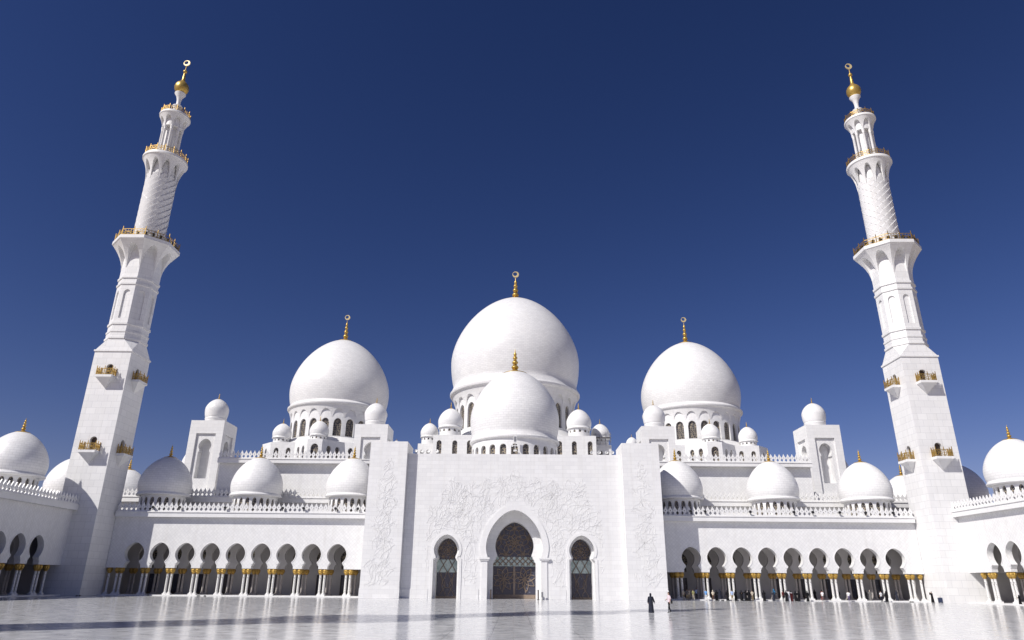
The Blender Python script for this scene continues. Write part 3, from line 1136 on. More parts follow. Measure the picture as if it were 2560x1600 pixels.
def trim(outline, cx, cz, kx, pr, name, parent, skip_bottom=True, w_back=.02):
    mb = MB()
    a = outline
    o_ = [(cx + (u - cx) + (kx if u > cx else -kx) * abs(nx), v + kx * nz) for (u, v), (nx, nz) in zip(a, normals2(a))]
    for k in range(len(a) - 1):
        f_, b_ = PF - pr, PF + w_back
        mb.add([T(*a[k], f_), T(*a[k + 1], f_), T(*o_[k + 1], f_), T(*o_[k], f_)])
        mb.add([T(*o_[k], f_), T(*o_[k + 1], f_), T(*o_[k + 1], b_), T(*o_[k], b_)], smooth=True)
        mb.add([T(*a[k], f_), T(*a[k + 1], f_), T(*a[k + 1], b_), T(*a[k], b_)], smooth=True)
    return mb.build(name, 'marble_trim', parent)

def normals2(a):
    out = []
    for k in range(len(a)):
        p, q = a[max(0, k - 1)], a[min(len(a) - 1, k + 1)]
        dx, dz = q[0] - p[0], q[1] - p[1]
        L = math.hypot(dx, dz) or 1
        out.append((-dz / L, dx / L))
    return out

def lattice_clip(pts, ok):
    runs, cur = [], []
    for p in pts:
        if ok(p):
            cur.append(p)
        else:
            if len(cur) > 1: runs.append(cur)
            cur = []
    if len(cur) > 1: runs.append(cur)
    return runs

def petal(cx, cz, ang, L, w, n=9):
    P = []
    for sgn in (1, -1):
        seq = range(n + 1) if sgn > 0 else range(n, -1, -1)
        for k in seq:
            t = k / n
            r = L * t
            off = sgn * w * sin(pi * t ** .8)
            P.append((cx + r * cos(ang) - off * sin(ang), cz + r * sin(ang) + off * cos(ang)))
    return P

def circle(cx, cz, r, n=26):
    return [(cx + r * cos(2 * pi * k / n), cz + r * sin(2 * pi * k / n)) for k in range(n + 1)]

def doorway(name, label_cat, cx, A, B, glass_y, r, zc, zt, jamb, zneck, zlow, big):
    d = MB()
    d.box(cx - jamb - .1, cx + jamb + .1, glass_y, glass_y + .05, 0, zlow)
    door = d.build(name, 'dark_glass', gate)
    d = MB()
    d.box(cx - jamb - .1, cx + jamb + .1, glass_y, glass_y + .05, zlow, zneck)
    d.build('transom', 'pale_glass', door)
    d = MB()
    d.box(cx - jamb - .1, cx + jamb + .1, glass_y, glass_y + .05, zneck, zt + .2)
    d.build('fanlight', 'dark_glass', door)
    mb = MB()
    yy = glass_y - .06
    rad = .056 if big else .042
    def draw(pts, rr=rad, ok=None):
        for run in (lattice_clip(pts, ok) if ok else [pts]):
            mb.tube([(x, yy, z) for x, z in run], rr, 4, cap=False)
    okU = lambda p: math.hypot(p[0] - cx, (p[1] - zc) * (r / (zt - zc) if p[1] > zc else 1)) < r * .99 and p[1] > zneck
    okL = lambda p: abs(p[0] - cx) < jamb and p[1] < zlow and p[1] > .1
    okM = lambda p: abs(p[0] - cx) < jamb and zlow <= p[1] <= zneck + .05
    c0 = zc + (.55 if big else .0)
    for k in range(8 if big else 6):
        a = pi / 2 + 2 * pi * k / (8 if big else 6)
        draw(petal(cx, c0, a, r * .46, r * .13), rad, okU)
        draw(petal(cx, c0, a + pi / 8, r * .24, r * .06), rad * .8, okU)
    for k in range(5):
        a = pi / 2 + 2 * pi * k / 5
        px_, pz_ = cx + r * .78 * cos(a), c0 + r * .72 * sin(a)
        for j in range(6):
            draw(petal(px_, pz_, a + pi + 2 * pi * j / 6 + pi / 6, r * .52, r * .12), rad * .85, okU)
    if big:
        for s in (-1, 1):
            fx, fz = cx + s * 1.72, 3.05
            for k in range(8):
                a = pi / 2 + 2 * pi * k / 8 + .2 * s
                draw(petal(fx, fz, a, 1.95, .50), .066, okL)
            draw([(fx, fz), (fx + .05 * s, 1.8), (fx + .25 * s, .9), (fx - .1 * s, .1)], .09, okL)
        for dz in (0,):
            for k in range(-4, 5):
                draw([(cx + k * .95 - .9 + .18 * j, 5.02 + .168 * j) for j in range(11)], .08, okM)
                draw([(cx + k * .95 + .9 - .18 * j, 5.02 + .168 * j) for j in range(11)], .08, okM)
        mb.box(cx - .16, cx + .16, yy - .1, yy, .02, zlow)
        mb.box(cx - jamb, cx - .17, yy - .04, yy + .03, .02, .62)
        mb.box(cx + .17, cx + jamb, yy - .04, yy + .03, .02, .62)
    else:
        for s in (-1, 1):
            draw([(cx + s * (.15 + .75 * sin(pi * t / 12) ** 2), .2 + (zlow - .2) * t / 12) for t in range(13)], rad, okL)
            draw([(cx + s * (1.25 - .9 * sin(pi * t / 12) ** 2), .2 + (zlow - .2) * t / 12) for t in range(13)], rad, okL)
            draw([(cx + s * 1.0 * cos(pi / 2 * t / 10), zlow - .1 - 2.3 * sin(pi / 2 * t / 10)) for t in range(11)], rad, okL)
            draw([(cx + s * (.05 + .17 * j), zlow + (zneck - zlow) * j / 7) for j in range(8)], .065, okM)
            draw([(cx + s * (1.4 - .17 * j), zlow + (zneck - zlow) * j / 7) for j in range(8)], .065, okM)
        for z0, z1 in ((.02, .3),):
            mb.box(cx - jamb, cx + jamb, yy - .03, yy + .03, z0, z1)
    mb.build('lattice', 'bronze_lattice', door)
    trim(A[:] if big else keyhole(cx, 2.08, 0, 6.15, 2.06, 7.5, 9.78, 0, 12, 1.72), cx, zc, .95 if big else .42, .14 if big else .09, 'surround', door)
    if big:
        mb = MB()
        for s in (-1, 1):
            x0, x1 = sorted((cx + s * 4.0, cx + s * 5.75))
            mb.box(x0, x1, PF - .40, PF - .145, 6.0, 6.28)
            x0, x1 = sorted((cx + s * 4.1, cx + s * 5.6))
            mb.box(x0, x1, PF - .30, PF - .143, 5.8, 6.0)
        mb.build('impost', 'marble_trim', door)
    return door

g_ = PF + 2.05
door = doorway('main_door', 'door', .09, mainA, mainB, PF + 5.3, 3.22, 8.3, 12.14, 3.58, 6.56, 5.06, True)
for x, A, B in zip((-10.95, 11.05), sideA, sideB):
    doorway('side_door', 'door', x, A, B, PF + 3.5, 1.68, 7.43, 9.35, 1.74, 6.0, 4.0, False)

# skirting course and threshold
for x0, x1 in ((-18.08, -13.7), (-8.3, -5.6), (5.75, 8.4), (13.7, 18.08)):
    mb = MB()
    mb.box(x0, x1, PF - .07, PF - .002, 0.005, 1.45)
    mb.build('skirting', 'marble_block', gate)

# corner pylons
for s in (-1, 1):
    mb = MB()
    x0, x1 = sorted((s * 18.1, s * 24.35))
    mb.box(x0, x1, 0, 6.9, 0, 24.75, skip='d')
    mb.box(x0 - .06, x1 + .06, -.07, 6.95, .005, 1.5, skip='dt')
    mb.add([(x0 - .06, -.07, 1.5), (x1 + .06, -.07, 1.5), (x1 + .06, 6.95, 1.5), (x0 - .06, 6.95, 1.5)])
    p = mb.build('pylon', 'marble_block', gate)
    p['label'] = 'projecting corner pylon %s of the doors, carved with a climbing vine' % ('left' if s < 0 else 'right')

# carved relief: curling stems, leaves and flowers standing proud of the wall
def vine_mesh(seed, inside, region, n, wall, step=.17):
    rnd = random.Random(seed)
    mb = MB()
    x0, x1, z0, z1 = region
    def ridge(P, w):
        top = []
        for i in range(len(P)):
            a, b_ = P[max(0, i - 1)], P[min(len(P) - 1, i + 1)]
            dx, dz = b_[0] - a[0], b_[1] - a[1]
            L = math.hypot(dx, dz) or 1
            ww = w * (1 - .55 * i / len(P))
            top.append(((P[i][0] - dz / L * ww, P[i][1] + dx / L * ww), (P[i][0] + dz / L * ww, P[i][1] - dx / L * ww)))
        rows = []
        h = .031
        for (l, r_), c in zip(top, P):
            rows.append([(l[0], wall + .01, l[1]), ((l[0] * .7 + r_[0] * .3), wall - h, (l[1] * .7 + r_[1] * .3)), ((l[0] * .3 + r_[0] * .7), wall - h, (l[1] * .3 + r_[1] * .7)), (r_[0], wall + .01, r_[1])])
        mb.grid(rows, None, False)
    def leaf(x, z, a, L):
        pts = [(0, 0), (.35 * L, .26 * L), (.75 * L, .2 * L), (L, 0), (.75 * L, -.2 * L), (.35 * L, -.26 * L)]
        q = [(x + u * cos(a) - v * sin(a), z + u * sin(a) + v * cos(a)) for u, v in pts]
        c = (sum(p[0] for p in q) / 6, wall - .035, sum(p[1] for p in q) / 6)
        for k in range(6):
            k2 = (k + 1) % 6
            mb.add([(q[k][0], wall + .01, q[k][1]), (q[k2][0], wall + .01, q[k2][1]), c])
    def flower(x, z, r):
        for k in range(5):
            leaf(x, z, 2 * pi * k / 5 + rnd.random(), r)
    tries = 0
    made = 0
    while made < n and tries < n * 30:
        tries += 1
        x, z = rnd.uniform(x0, x1), rnd.uniform(z0, z1)
        if not inside(x, z):
            continue
        a = rnd.uniform(.2, 2.9) if rnd.random() < .7 else rnd.uniform(0, 2 * pi)
        cur = rnd.choice((-1, 1)) * rnd.uniform(.03, .17)
        P = []
        for k in range(rnd.randint(7, 20)):
            if not inside(x, z):
                break
            P.append((x, z))
            a += cur
            cur *= 1.03
            if rnd.random() < .13:
                cur = -cur
            x += step * cos(a)
            z += step * sin(a)
            if k > 1 and rnd.random() < .42:
                sd = rnd.choice((-1, 1))
                leaf(x, z, a + sd * rnd.uniform(.6, 1.2), rnd.uniform(.16, .28))
        if len(P) > 3:
            ridge(P, rnd.uniform(.04, .062))
            if rnd.random() < .4:
                flower(*P[-1], rnd.uniform(.14, .24))
            made += 1
    return mb

TOPZ = [(0, 20.9), (1.0, 20.2), (2.0, 19.5), (4.0, 19.2), (6.0, 19.0), (8.0, 18.6), (9.5, 19.0), (11.4, 19.3), (11.9, 18.0), (12.3, 16.2), (12.7, 15.0), (14.4, 14.4), (14.5, 9.0), (14.55, 4.0)]
def lerp_tab(tab, x):
    for (a, b_), (c, d) in zip(tab, tab[1:]):
        if a <= x <= c:
            return b_ + (d - b_) * (x - a) / max(1e-6, c - a)
    return -99
def in_panel(x, z):
    ax = abs(x - .05)
    if ax > 14.5 or z > lerp_tab(TOPZ, ax) - .5 + .5 * sin(x * 2.3 + z) or z < 1.9:
        return False
    if math.hypot(ax, (z - 8.0)) < 6.0 or (z > 8 and ax < 6 and (ax / 6.0) ** 1.6 + ((z - 8) / 7.2) ** 1.6 < 1) or (ax < 5.95 and z < 8):
        return False
    bx = abs(ax - 11.0)
    if math.hypot(bx, z - 7.5) < 2.8 or (z > 7.5 and (bx / 2.8) ** 1.6 + ((z - 7.5) / 3.1) ** 1.6 < 1) or (bx < 2.75 and z < 7.5):
        return False
    if ax > 13.6 and z < 3.6:
        return False
    return True
vine_mesh(3, in_panel, (-14.5, 14.5, 1.8, 21), 620, PF).build('vine_relief', 'marble_relief', gate)
PW = [(1.8, 2.5), (5, 2.3), (10, 2.1), (15, 1.9), (18, 1.6), (20, 1.15), (21.4, .6), (22.3, .15)]
for s in (-1, 1):
    pyl = [o for o in gate.children if o.name.startswith('pylon')][0 if s < 0 else 1]
    cxp = s * 21.25
    def in_p(x, z, cxp=cxp, s=s):
        if z < 1.8 or z > 22.3: return False
        c = cxp + s * (.35 - .03 * z) - s * .0
        return abs(x - c) < lerp_tab(PW, z) * (.85 + .25 * sin(z * 1.9 + s))
    vine_mesh(11 + s, in_p, (cxp - 3, cxp + 3, 1.8, 22.4), 160, 0.0).build('vine_relief', 'marble_relief', pyl)

# lamp fixture on the porch dome's drum, bollards, small signs
lf = thing('floodlight', 'white box lamp on a bracket fixed to the drum of the porch dome', 'lamp', (.1, 122.6, 25.2))
mb = MB(); mb.box(-.28, .28, -.55, -.3, .55, 1.75); mb.box(-.2, .2, -.57, -.552, .7, 1.6, mi=1)
mb.build('housing', ['paper_white', 'grey_metal'], lf)
mb = MB(); mb.bar((0, -.4, .5), (0, -.3, -.6), .1); mb.bar((-.5, -.35, .0), (.5, -.35, .0), .12); mb.bar((-.5, -.35, -.2), (-.5, -.35, .25), .2); mb.bar((.5, -.35, -.2), (.5, -.35, .25), .2); mb.box(-.3, .3, -.7, -.2, -1.0, -.75)
mb.build('bracket', 'paper_white', lf)
mb = MB(); mb.lathe([(.01, -.2), (.26, -.18), (.30, .12), (.26, .14), (.24, .05), (.01, .02)], 14); hm = mb.mesh('housing', ['paper_white'])
mb = MB(); mb.box(-.05, .05, -.05, .05, -.42, -.1); mb.box(-.2, .2, -.15, .15, -.46, -.42); fm = mb.mesh('foot', ['grey_metal'])
WS = ['nearest the pylon', 'second from pylon', 'third from pylon', 'farthest from pylon']
for s, row in ((-1, (-17.3, -16.2, -15.1, -13.6)), (1, (17.2, 16.2, 14.9, 13.6))):
    for k, x in enumerate(row):
        t = thing('spotlight', 'round white spotlight on the %s roof edge of the entrance, %s' % ('left' if s < 0 else 'right', WS[k]), 'spotlight', (x, 121.95, 24.05), 0, 'white spotlights on the entrance roof edge')
        for nm, me in (('housing', hm), ('foot', fm)):
            o = bpy.data.objects.new(nm, me)
            COL.objects.link(o)
            o.parent = t
            if nm == 'housing':
                o.rotation_euler = (radians(78), 0, .3 * s)
for x, y, lab in ((-3.7, 120.5, 'left'), (4.0, 120.5, 'right')):
    t = thing('bollard', 'slim dark post standing at the %s jamb of the main doorway' % lab, 'bollard', (x, y, 0))
    mb = MB(); mb.lathe([(.10, .06), (.10, 1.35)], 12); mb.build('post', 'dark_wood', t)
    mb = MB(); mb.lathe([(.22, 0.005), (.22, .05), (.1, .07)], 14); mb.lathe([(.1, 1.35), (.12, 1.38), (.08, 1.47), (.01, 1.5)], 12); mb.build('fittings', 'black_metal', t)
t = thing('sign_stand', 'small grey notice stand by the right jamb of the main doorway', 'sign', (4.65, 120.6, 0))
mb = MB(); mb.box(-.16, .16, -.03, .03, .35, 1.15); mb.build('board', 'grey_metal', t)
mb = MB(); mb.bar((0, .0, .02), (0, 0, .36), .06); mb.box(-.16, .16, -.14, .14, .005, .03); mb.build('foot', 'black_metal', t)

# ------------------------------------------------------------------ minarets
def minaret(label, x, y, s):
    """s = side sign: the court lies towards -s in x"""
    t = thing('minaret', label, 'minaret', (x, y, 0), 0, 'minarets at the corners of the courtyard')
    H = 3.35
    doors = [(23.3, 25.9), (36.75, 39.15)]
    mb = MB()
    Ts = []
    for k in range(4):
        M = Matrix.Rotation(pi / 2 * k, 3, 'Z')
        def Tt(u, v, w, M=M):
            p = M @ Vector((u, -H + w, v))
            return (p.x, p.y, p.z)
        Ts.append(Tt)
    front = Ts[0]
    inner = Ts[1] if s < 0 else Ts[3]          # rotated faces: k=1 faces +x
    for Tt in Ts:
        hs = [arch(0, .62, a, b_ - .62, b_, 7) for a, b_ in doors] if Tt in (front, inner) else []
        mb.plate([(-H, 0), (H, 0), (H, 41.55), (-H, 41.55)], hs, Tt, 0, .55, back=False, outer=False)
    mb.build('shaft', 'marble_shaft', t)
    mb = MB()
    sq = H
    mb.box(-H - .16, H + .16, -H - .16, H + .16, 41.55, 41.85)
    Rc = 3.52
    oc = [(Rc * sin(pi / 8 + pi / 4 * k), -Rc * cos(pi / 8 + pi / 4 * k)) for k in range(8)]   # corner k right of face k
    cs = [(H, -H), (H, H), (-H, H), (-H, -H)]
    z0, z1 = 41.852, 44.1
    for k in range(4):
        a, b_ = cs[(k - 1) % 4], cs[k]
        o1, o2 = oc[(2 * k - 1) % 8], oc[2 * k]
        mb.add([(*a, z0), (*b_, z0), (*o2, z1), (*o1, z1)])
        mb.add([(*b_, z0), (*oc[2 * k + 1], z1), (*oc[2 * k], z1)])
    mb.build('chamfer', 'marble_shaft', t)
    mb = MB()
    ngon_ring(mb, 8, [(Rc, 44.1), (Rc + .2, 44.15), (Rc + .2, 44.5), (Rc + .02, 44.55), (Rc + .02, 45.4), (Rc + .14, 45.45), (Rc + .14, 45.8), (Rc - .02, 45.85), (Rc - .02, 46.9), (Rc + .18, 46.95), (Rc + .18, 47.35), (Rc, 47.4), (Rc, 47.6)])
    ngon_ring(mb, 8, [(Rc, 54.8), (Rc, 55.0), (Rc + .18, 55.05), (Rc + .18, 55.45), (Rc, 55.5), (Rc, 56.3), (Rc + .2, 56.35), (Rc + .2, 56.75), (Rc, 56.8), (Rc, 63.7)])
    ap = Rc * cos(pi / 8)
    fw = Rc * sin(pi / 8)
    for k in range(8):
        M = Matrix.Rotation(pi / 4 * k, 3, 'Z')
        def Tt(u, v, w, M=M):
            p = M @ Vector((u, -ap + w, v))
            return (p.x, p.y, p.z)
        mb.plate([(-fw, 47.6), (fw, 47.6), (fw, 54.8), (-fw, 54.8)], [arch(0, .62, 48.2, 53.3, 54.0, 8)], Tt, 0, .26, back=False, outer=False)
        mb.add([Tt(-.8, 48, .25), Tt(.8, 48, .25), Tt(.8, 54.2, .25), Tt(-.8, 54.2, .25)])
    mb.build('octagon', 'marble_shaft', t)
    mb = MB()
    corbel(mb, 8, Rc, 5.95, 58.6, 63.75, 63.1, poly=8, rows=6, seg=9, pw=1.8)
    mb.build('corbel', 'marble_block', t)
    mb = MB()
    ngon_ring(mb, 8, [(3.0, 63.75), (6.0, 63.75), (6.05, 63.8), (6.05, 64.45), (5.9, 64.5), (2.0, 64.5)])
    slab = mb.build('gallery', 'marble_trim', t)
    mb = MB()
    Rr = 5.75
    rail(mb, [(Rr * sin(pi / 8 + pi / 4 * k), -Rr * cos(pi / 8 + pi / 4 * k)) for k in range(8)], 64.5, 1.5, .1, True, 2)
    mb.build('railing', 'gold_rail', slab)
    mb = MB()
    for k in range(24):
        a = 2 * pi * (k + .5) / 24
        r = 5.15
        c = Vector((r * sin(a), -r * cos(a), 64.55))
        mb.box(c.x - .22, c.x + .22, c.y - .22, c.y + .22, c.z + .25, c.z + .85)
        mb.bar(c, c + Vector((0, 0, .3)), .1)
    o = mb.build('floodlights', 'black_metal', slab)
    o['kind'] = 'stuff'
    # spiral drum
    mb = MB()
    n, R, zz0, zz1 = 12, 2.72, 64.4, 80.2
    tw = 2 * pi / 17.0
    rows_n = 44
    for k in range(n):
        rows, uvs = [], []
        for j in range(rows_n + 1):
            z = zz0 + (zz1 - zz0) * j / rows_n
            row, u = [], []
            for q in range(6):
                a = 2 * pi * (k + q / 5) / n + tw * (z - zz0)
                r = R + .2 * (1 - q / 5)
                row.append((r * sin(a), -r * cos(a), z))
                u.append((a * R, z))
            a = 2 * pi * (k + 1) / n + tw * (z - zz0)
            row.append(((R + .2) * sin(a), -(R + .2) * cos(a), z))
            u.append((a * R, z))
            rows.append(row)
            uvs.append(u)
        mb.grid(rows, uvs, True)
    for k in range(10):
        P = []
        for j in range(60):
            z = zz0 + (zz1 - zz0) * j / 59
            a = 2 * pi * k / 10 - 1.1 * tw * (z - zz0)
            P.append(((R + .11) * sin(a), -(R + .11) * cos(a), z))
        mb.tube(P, .045, 4, cap=False, smooth=False)
    mb.build('spiral_drum', 'marble_spiral', t)
    mb = MB()
    corbel(mb, 10, R + .16, 4.15, 78.9, 83.95, 83.2, rows=6, seg=8, pw=2.0)
    mb.lathe([(R - .1, 80.1), (R - .1, 84)], 40)
    mb.build('corbel', 'marble_block', t)
    mb = MB()
    mb.lathe([(2.0, 83.95), (4.2, 83.95), (4.3, 84.05), (4.32, 84.4), (4.22, 84.65), (4.0, 84.7), (.5, 84.7)], 64)
    slab = mb.build('gallery', 'marble_trim', t)
    mb = MB()
    rail(mb, [(4.05 * sin(2 * pi * k / 16), -4.05 * cos(2 * pi * k / 16)) for k in range(16)], 84.7, 1.35, .09, True, 1)
    mb.build('railing', 'gold_rail', slab)
    mb = MB()
    mb.lathe([(1.2, 84.6), (1.2, 92.7)], 28)
    mb.lathe([(1.0, 92.45), (1.98, 92.45), (1.98, 95.1)], 40)
    core = mb.build('lantern', 'marble_trim', t)
    for k in range(8):
        a = 2 * pi * (k + .5) / 8
        mb = MB()
        mb.lathe([(.34, 84.7), (.34, 84.95), (.25, 85.05), (.24, 91.4), (.29, 91.5), (.24, 91.65), (.33, 92.0), (.36, 92.46)], 14, 1.8 * sin(a), -1.8 * cos(a))
        mb.build('colonnette', 'marble_trim', core)
    mb = MB()
    corbel(mb, 8, 2.0, 2.95, 92.2, 95.1, 94.6, rows=5, seg=8, pw=1.6)
    mb.build('corbel', 'marble_block', t)
    mb = MB()
    mb.lathe([(1.5, 95.1), (2.95, 95.1), (3.06, 95.2), (3.08, 95.5), (2.98, 95.7), (.5, 95.72)], 48)
    slab = mb.build('gallery', 'marble_trim', t)
    mb = MB()
    rail(mb, [(2.85 * sin(2 * pi * k / 12), -2.85 * cos(2 * pi * k / 12)) for k in range(12)], 95.7, 1.2, .08, True, 1)
    mb.build('railing', 'gold_rail', slab)
    mb = MB()
    mb.lathe([(.95, 95.7), (.72, 96.0), (.62, 96.8), (.70, 97.6), (1.0, 98.3), (1.02, 98.45), (.85, 98.6), (.46, 98.75), (.42, 99.3), (.47, 100.2), (.68, 101.0), (1.12, 101.7), (1.12, 101.85), (.9, 101.95), (.5, 102.05)], 32)
    mb.build('neck', 'marble_trim', t)
    mb = MB()
    prof = [(.5, 101.95), (.8, 102.05), (1.15, 102.35), (1.4, 102.85), (1.48, 103.35), (1.4, 103.9), (1.15, 104.4), (.8, 104.8), (.52, 105.1), (.36, 105.5), (.30, 106.2), (.26, 107.1), (.18, 107.3)]
    prof += [(max(.12, a), b_) for a, b_ in bead(107.85, .42, 8)]
    prof += [(.1, 108.4), (.06, 109.4), (.01, 109.5)]
    mb.lathe(prof, 32)
    f = mb.build('finial', 'gold_mosaic', t)
    crescent_mesh(.72, .11).build('crescent', 'crescent_metal', f, (0, 0, 110.2))
    # little balconies with gold rails
    for Tt in (front, inner):
        for a, b_ in doors:
            mb = MB()
            mb.add([Tt(-.7, a - .1, .5), Tt(.7, a - .1, .5), Tt(.7, b_ + .1, .5), Tt(-.7, b_ + .1, .5)])
            mb.build('door', 'dark_wood', t)
            mb = MB()
            zt = a + .02
            Q = lambda u, w, z: Tt(u, z, -w)
            hw, dp = 1.5, 1.45
            def prism(u0, u1, w1, za, zb):
                P = [Q(u0, -.02, za), Q(u1, -.02, za), Q(u1, w1, za), Q(u0, w1, za)]
                P2 = [Q(u0, -.02, zb), Q(u1, -.02, zb), Q(u1, w1, zb), Q(u0, w1, zb)]
                for i in range(4):
                    j = (i + 1) % 4
                    mb.add([P[i], P[j], P2[j], P2[i]])
                mb.add(P[::-1]); mb.add(P2)
            prism(-hw, hw, dp, zt - .42, zt)
            b4 = [Q(-hw + .12, -.02, zt - .42), Q(hw - .12, -.02, zt - .42), Q(hw - .12, dp - .12, zt - .42), Q(-hw + .12, dp - .12, zt - .42)]
            t4 = [Q(-.06, -.02, zt - 2.15), Q(.06, -.02, zt - 2.15), Q(.06, .06, zt - 2.15), Q(-.06, .06, zt - 2.15)]
            for i in range(4):
                j = (i + 1) % 4
                mb.add([b4[i], b4[j], t4[j], t4[i]])
            bal = mb.build('balcony', 'marble_trim', t)
            mb = MB()
            pts = [Q(-hw + .1, .08, 0), Q(-hw + .1, dp - .1, 0), Q(hw - .1, dp - .1, 0), Q(hw - .1, .08, 0)]
            rail(mb, [(p[0], p[1]) for p in pts], zt, 1.35, .09, False, 2)
            mb.build('railing', 'gold_rail', bal)
    return t
MY = 123.5
minaret('tall white minaret at the left, its base in shade, ringed by gold-railed galleries', -73.55, MY, -1)
minaret('tall white minaret at the right, fully sunlit, ringed by gold-railed galleries', 73.55, MY, 1)
m3 = minaret('white minaret behind the viewer whose long thin shadow lies across the courtyard floor', -64.5, 9, -1)

# black floodlights sitting between the merlons of the arcades
mb = MB()
mb.lathe([(.01, -.16), (.2, -.12), (.24, .05), (.24, .16), (.01, .165)], 12)
me1 = mb.mesh('housing', ['black_metal'])
mb = MB(); mb.bar((0, 0, -.5), (0, 0, -.12), .09)
me2 = mb.mesh('stem', ['black_metal'])
spots = [(-63.4, 'a'), (-58.7, 'a'), (-50.7, 'a'), (-40.6, 'a'), (-36.9, 'a'), (-31.3, 'a'), (-27.4, 'a'), (30.9, 'b'), (33.4, 'b'), (41.3, 'b'), (48.9, 'b'), (52.2, 'b'), (56.9, 'b'), (61.4, 'b'), (66.2, 'b')]
ORD = ['nearest', 'second', 'third', 'fourth', 'fifth', 'sixth', 'seventh', 'eighth']
for x, q in spots:
    k = round(abs(x) / .82) * .82 * (1 if x > 0 else -1)
    side = 'left' if x < 0 else 'right'
    row = sorted([v for v, _ in spots if v * x > 0], key=abs)
    lab = 'small black floodlight between the merlons of the %s arcade parapet, %s from the entrance front' % (side, ORD[row.index(x)])
    t = thing('floodlight', lab, 'floodlight', (x, 125.05, 14.45), 0, 'black floodlights on the %s parapet' % ('left' if x < 0 else 'right'))
    for nm, me in (('housing', me1), ('stem', me2)):
        o = bpy.data.objects.new(nm, me)
        COL.objects.link(o)
        o.parent = t
        if nm == 'housing':
            o.rotation_euler = (pi / 2, 0, 0)
# ------------------------------------------------------------------ people
def ell(mb, c, r, n=10, m_=8, mi=0):
    rows = []
    for i in range(m_ + 1):
        b_ = -pi / 2 + pi * i / m_
        rows.append([(c[0] + r[0] * cos(b_) * cos(2 * pi * k / n), c[1] + r[1] * cos(b_) * sin(2 * pi * k / n), c[2] + r[2] * sin(b_)) for k in range(n)])
    mb.grid(rows, None, True, True, mi)

POSES = {
    'down': ((.235, .03, 1.16), (.25, -.05, .93)),
    'bent': ((.25, .02, 1.17), (.17, -.20, 1.08)),
    'hip': ((.34, .06, 1.19), (.19, -.04, 1.02)),
    'up': ((.26, -.10, 1.55), (.20, -.22, 1.78)),
    'camera': ((.24, -.14, 1.25), (.08, -.27, 1.50)),
    'out': ((.40, -.06, 1.32), (.60, -.18, 1.28)),
    'swing': ((.26, -.06, 1.15), (.32, -.17, .95)),
}

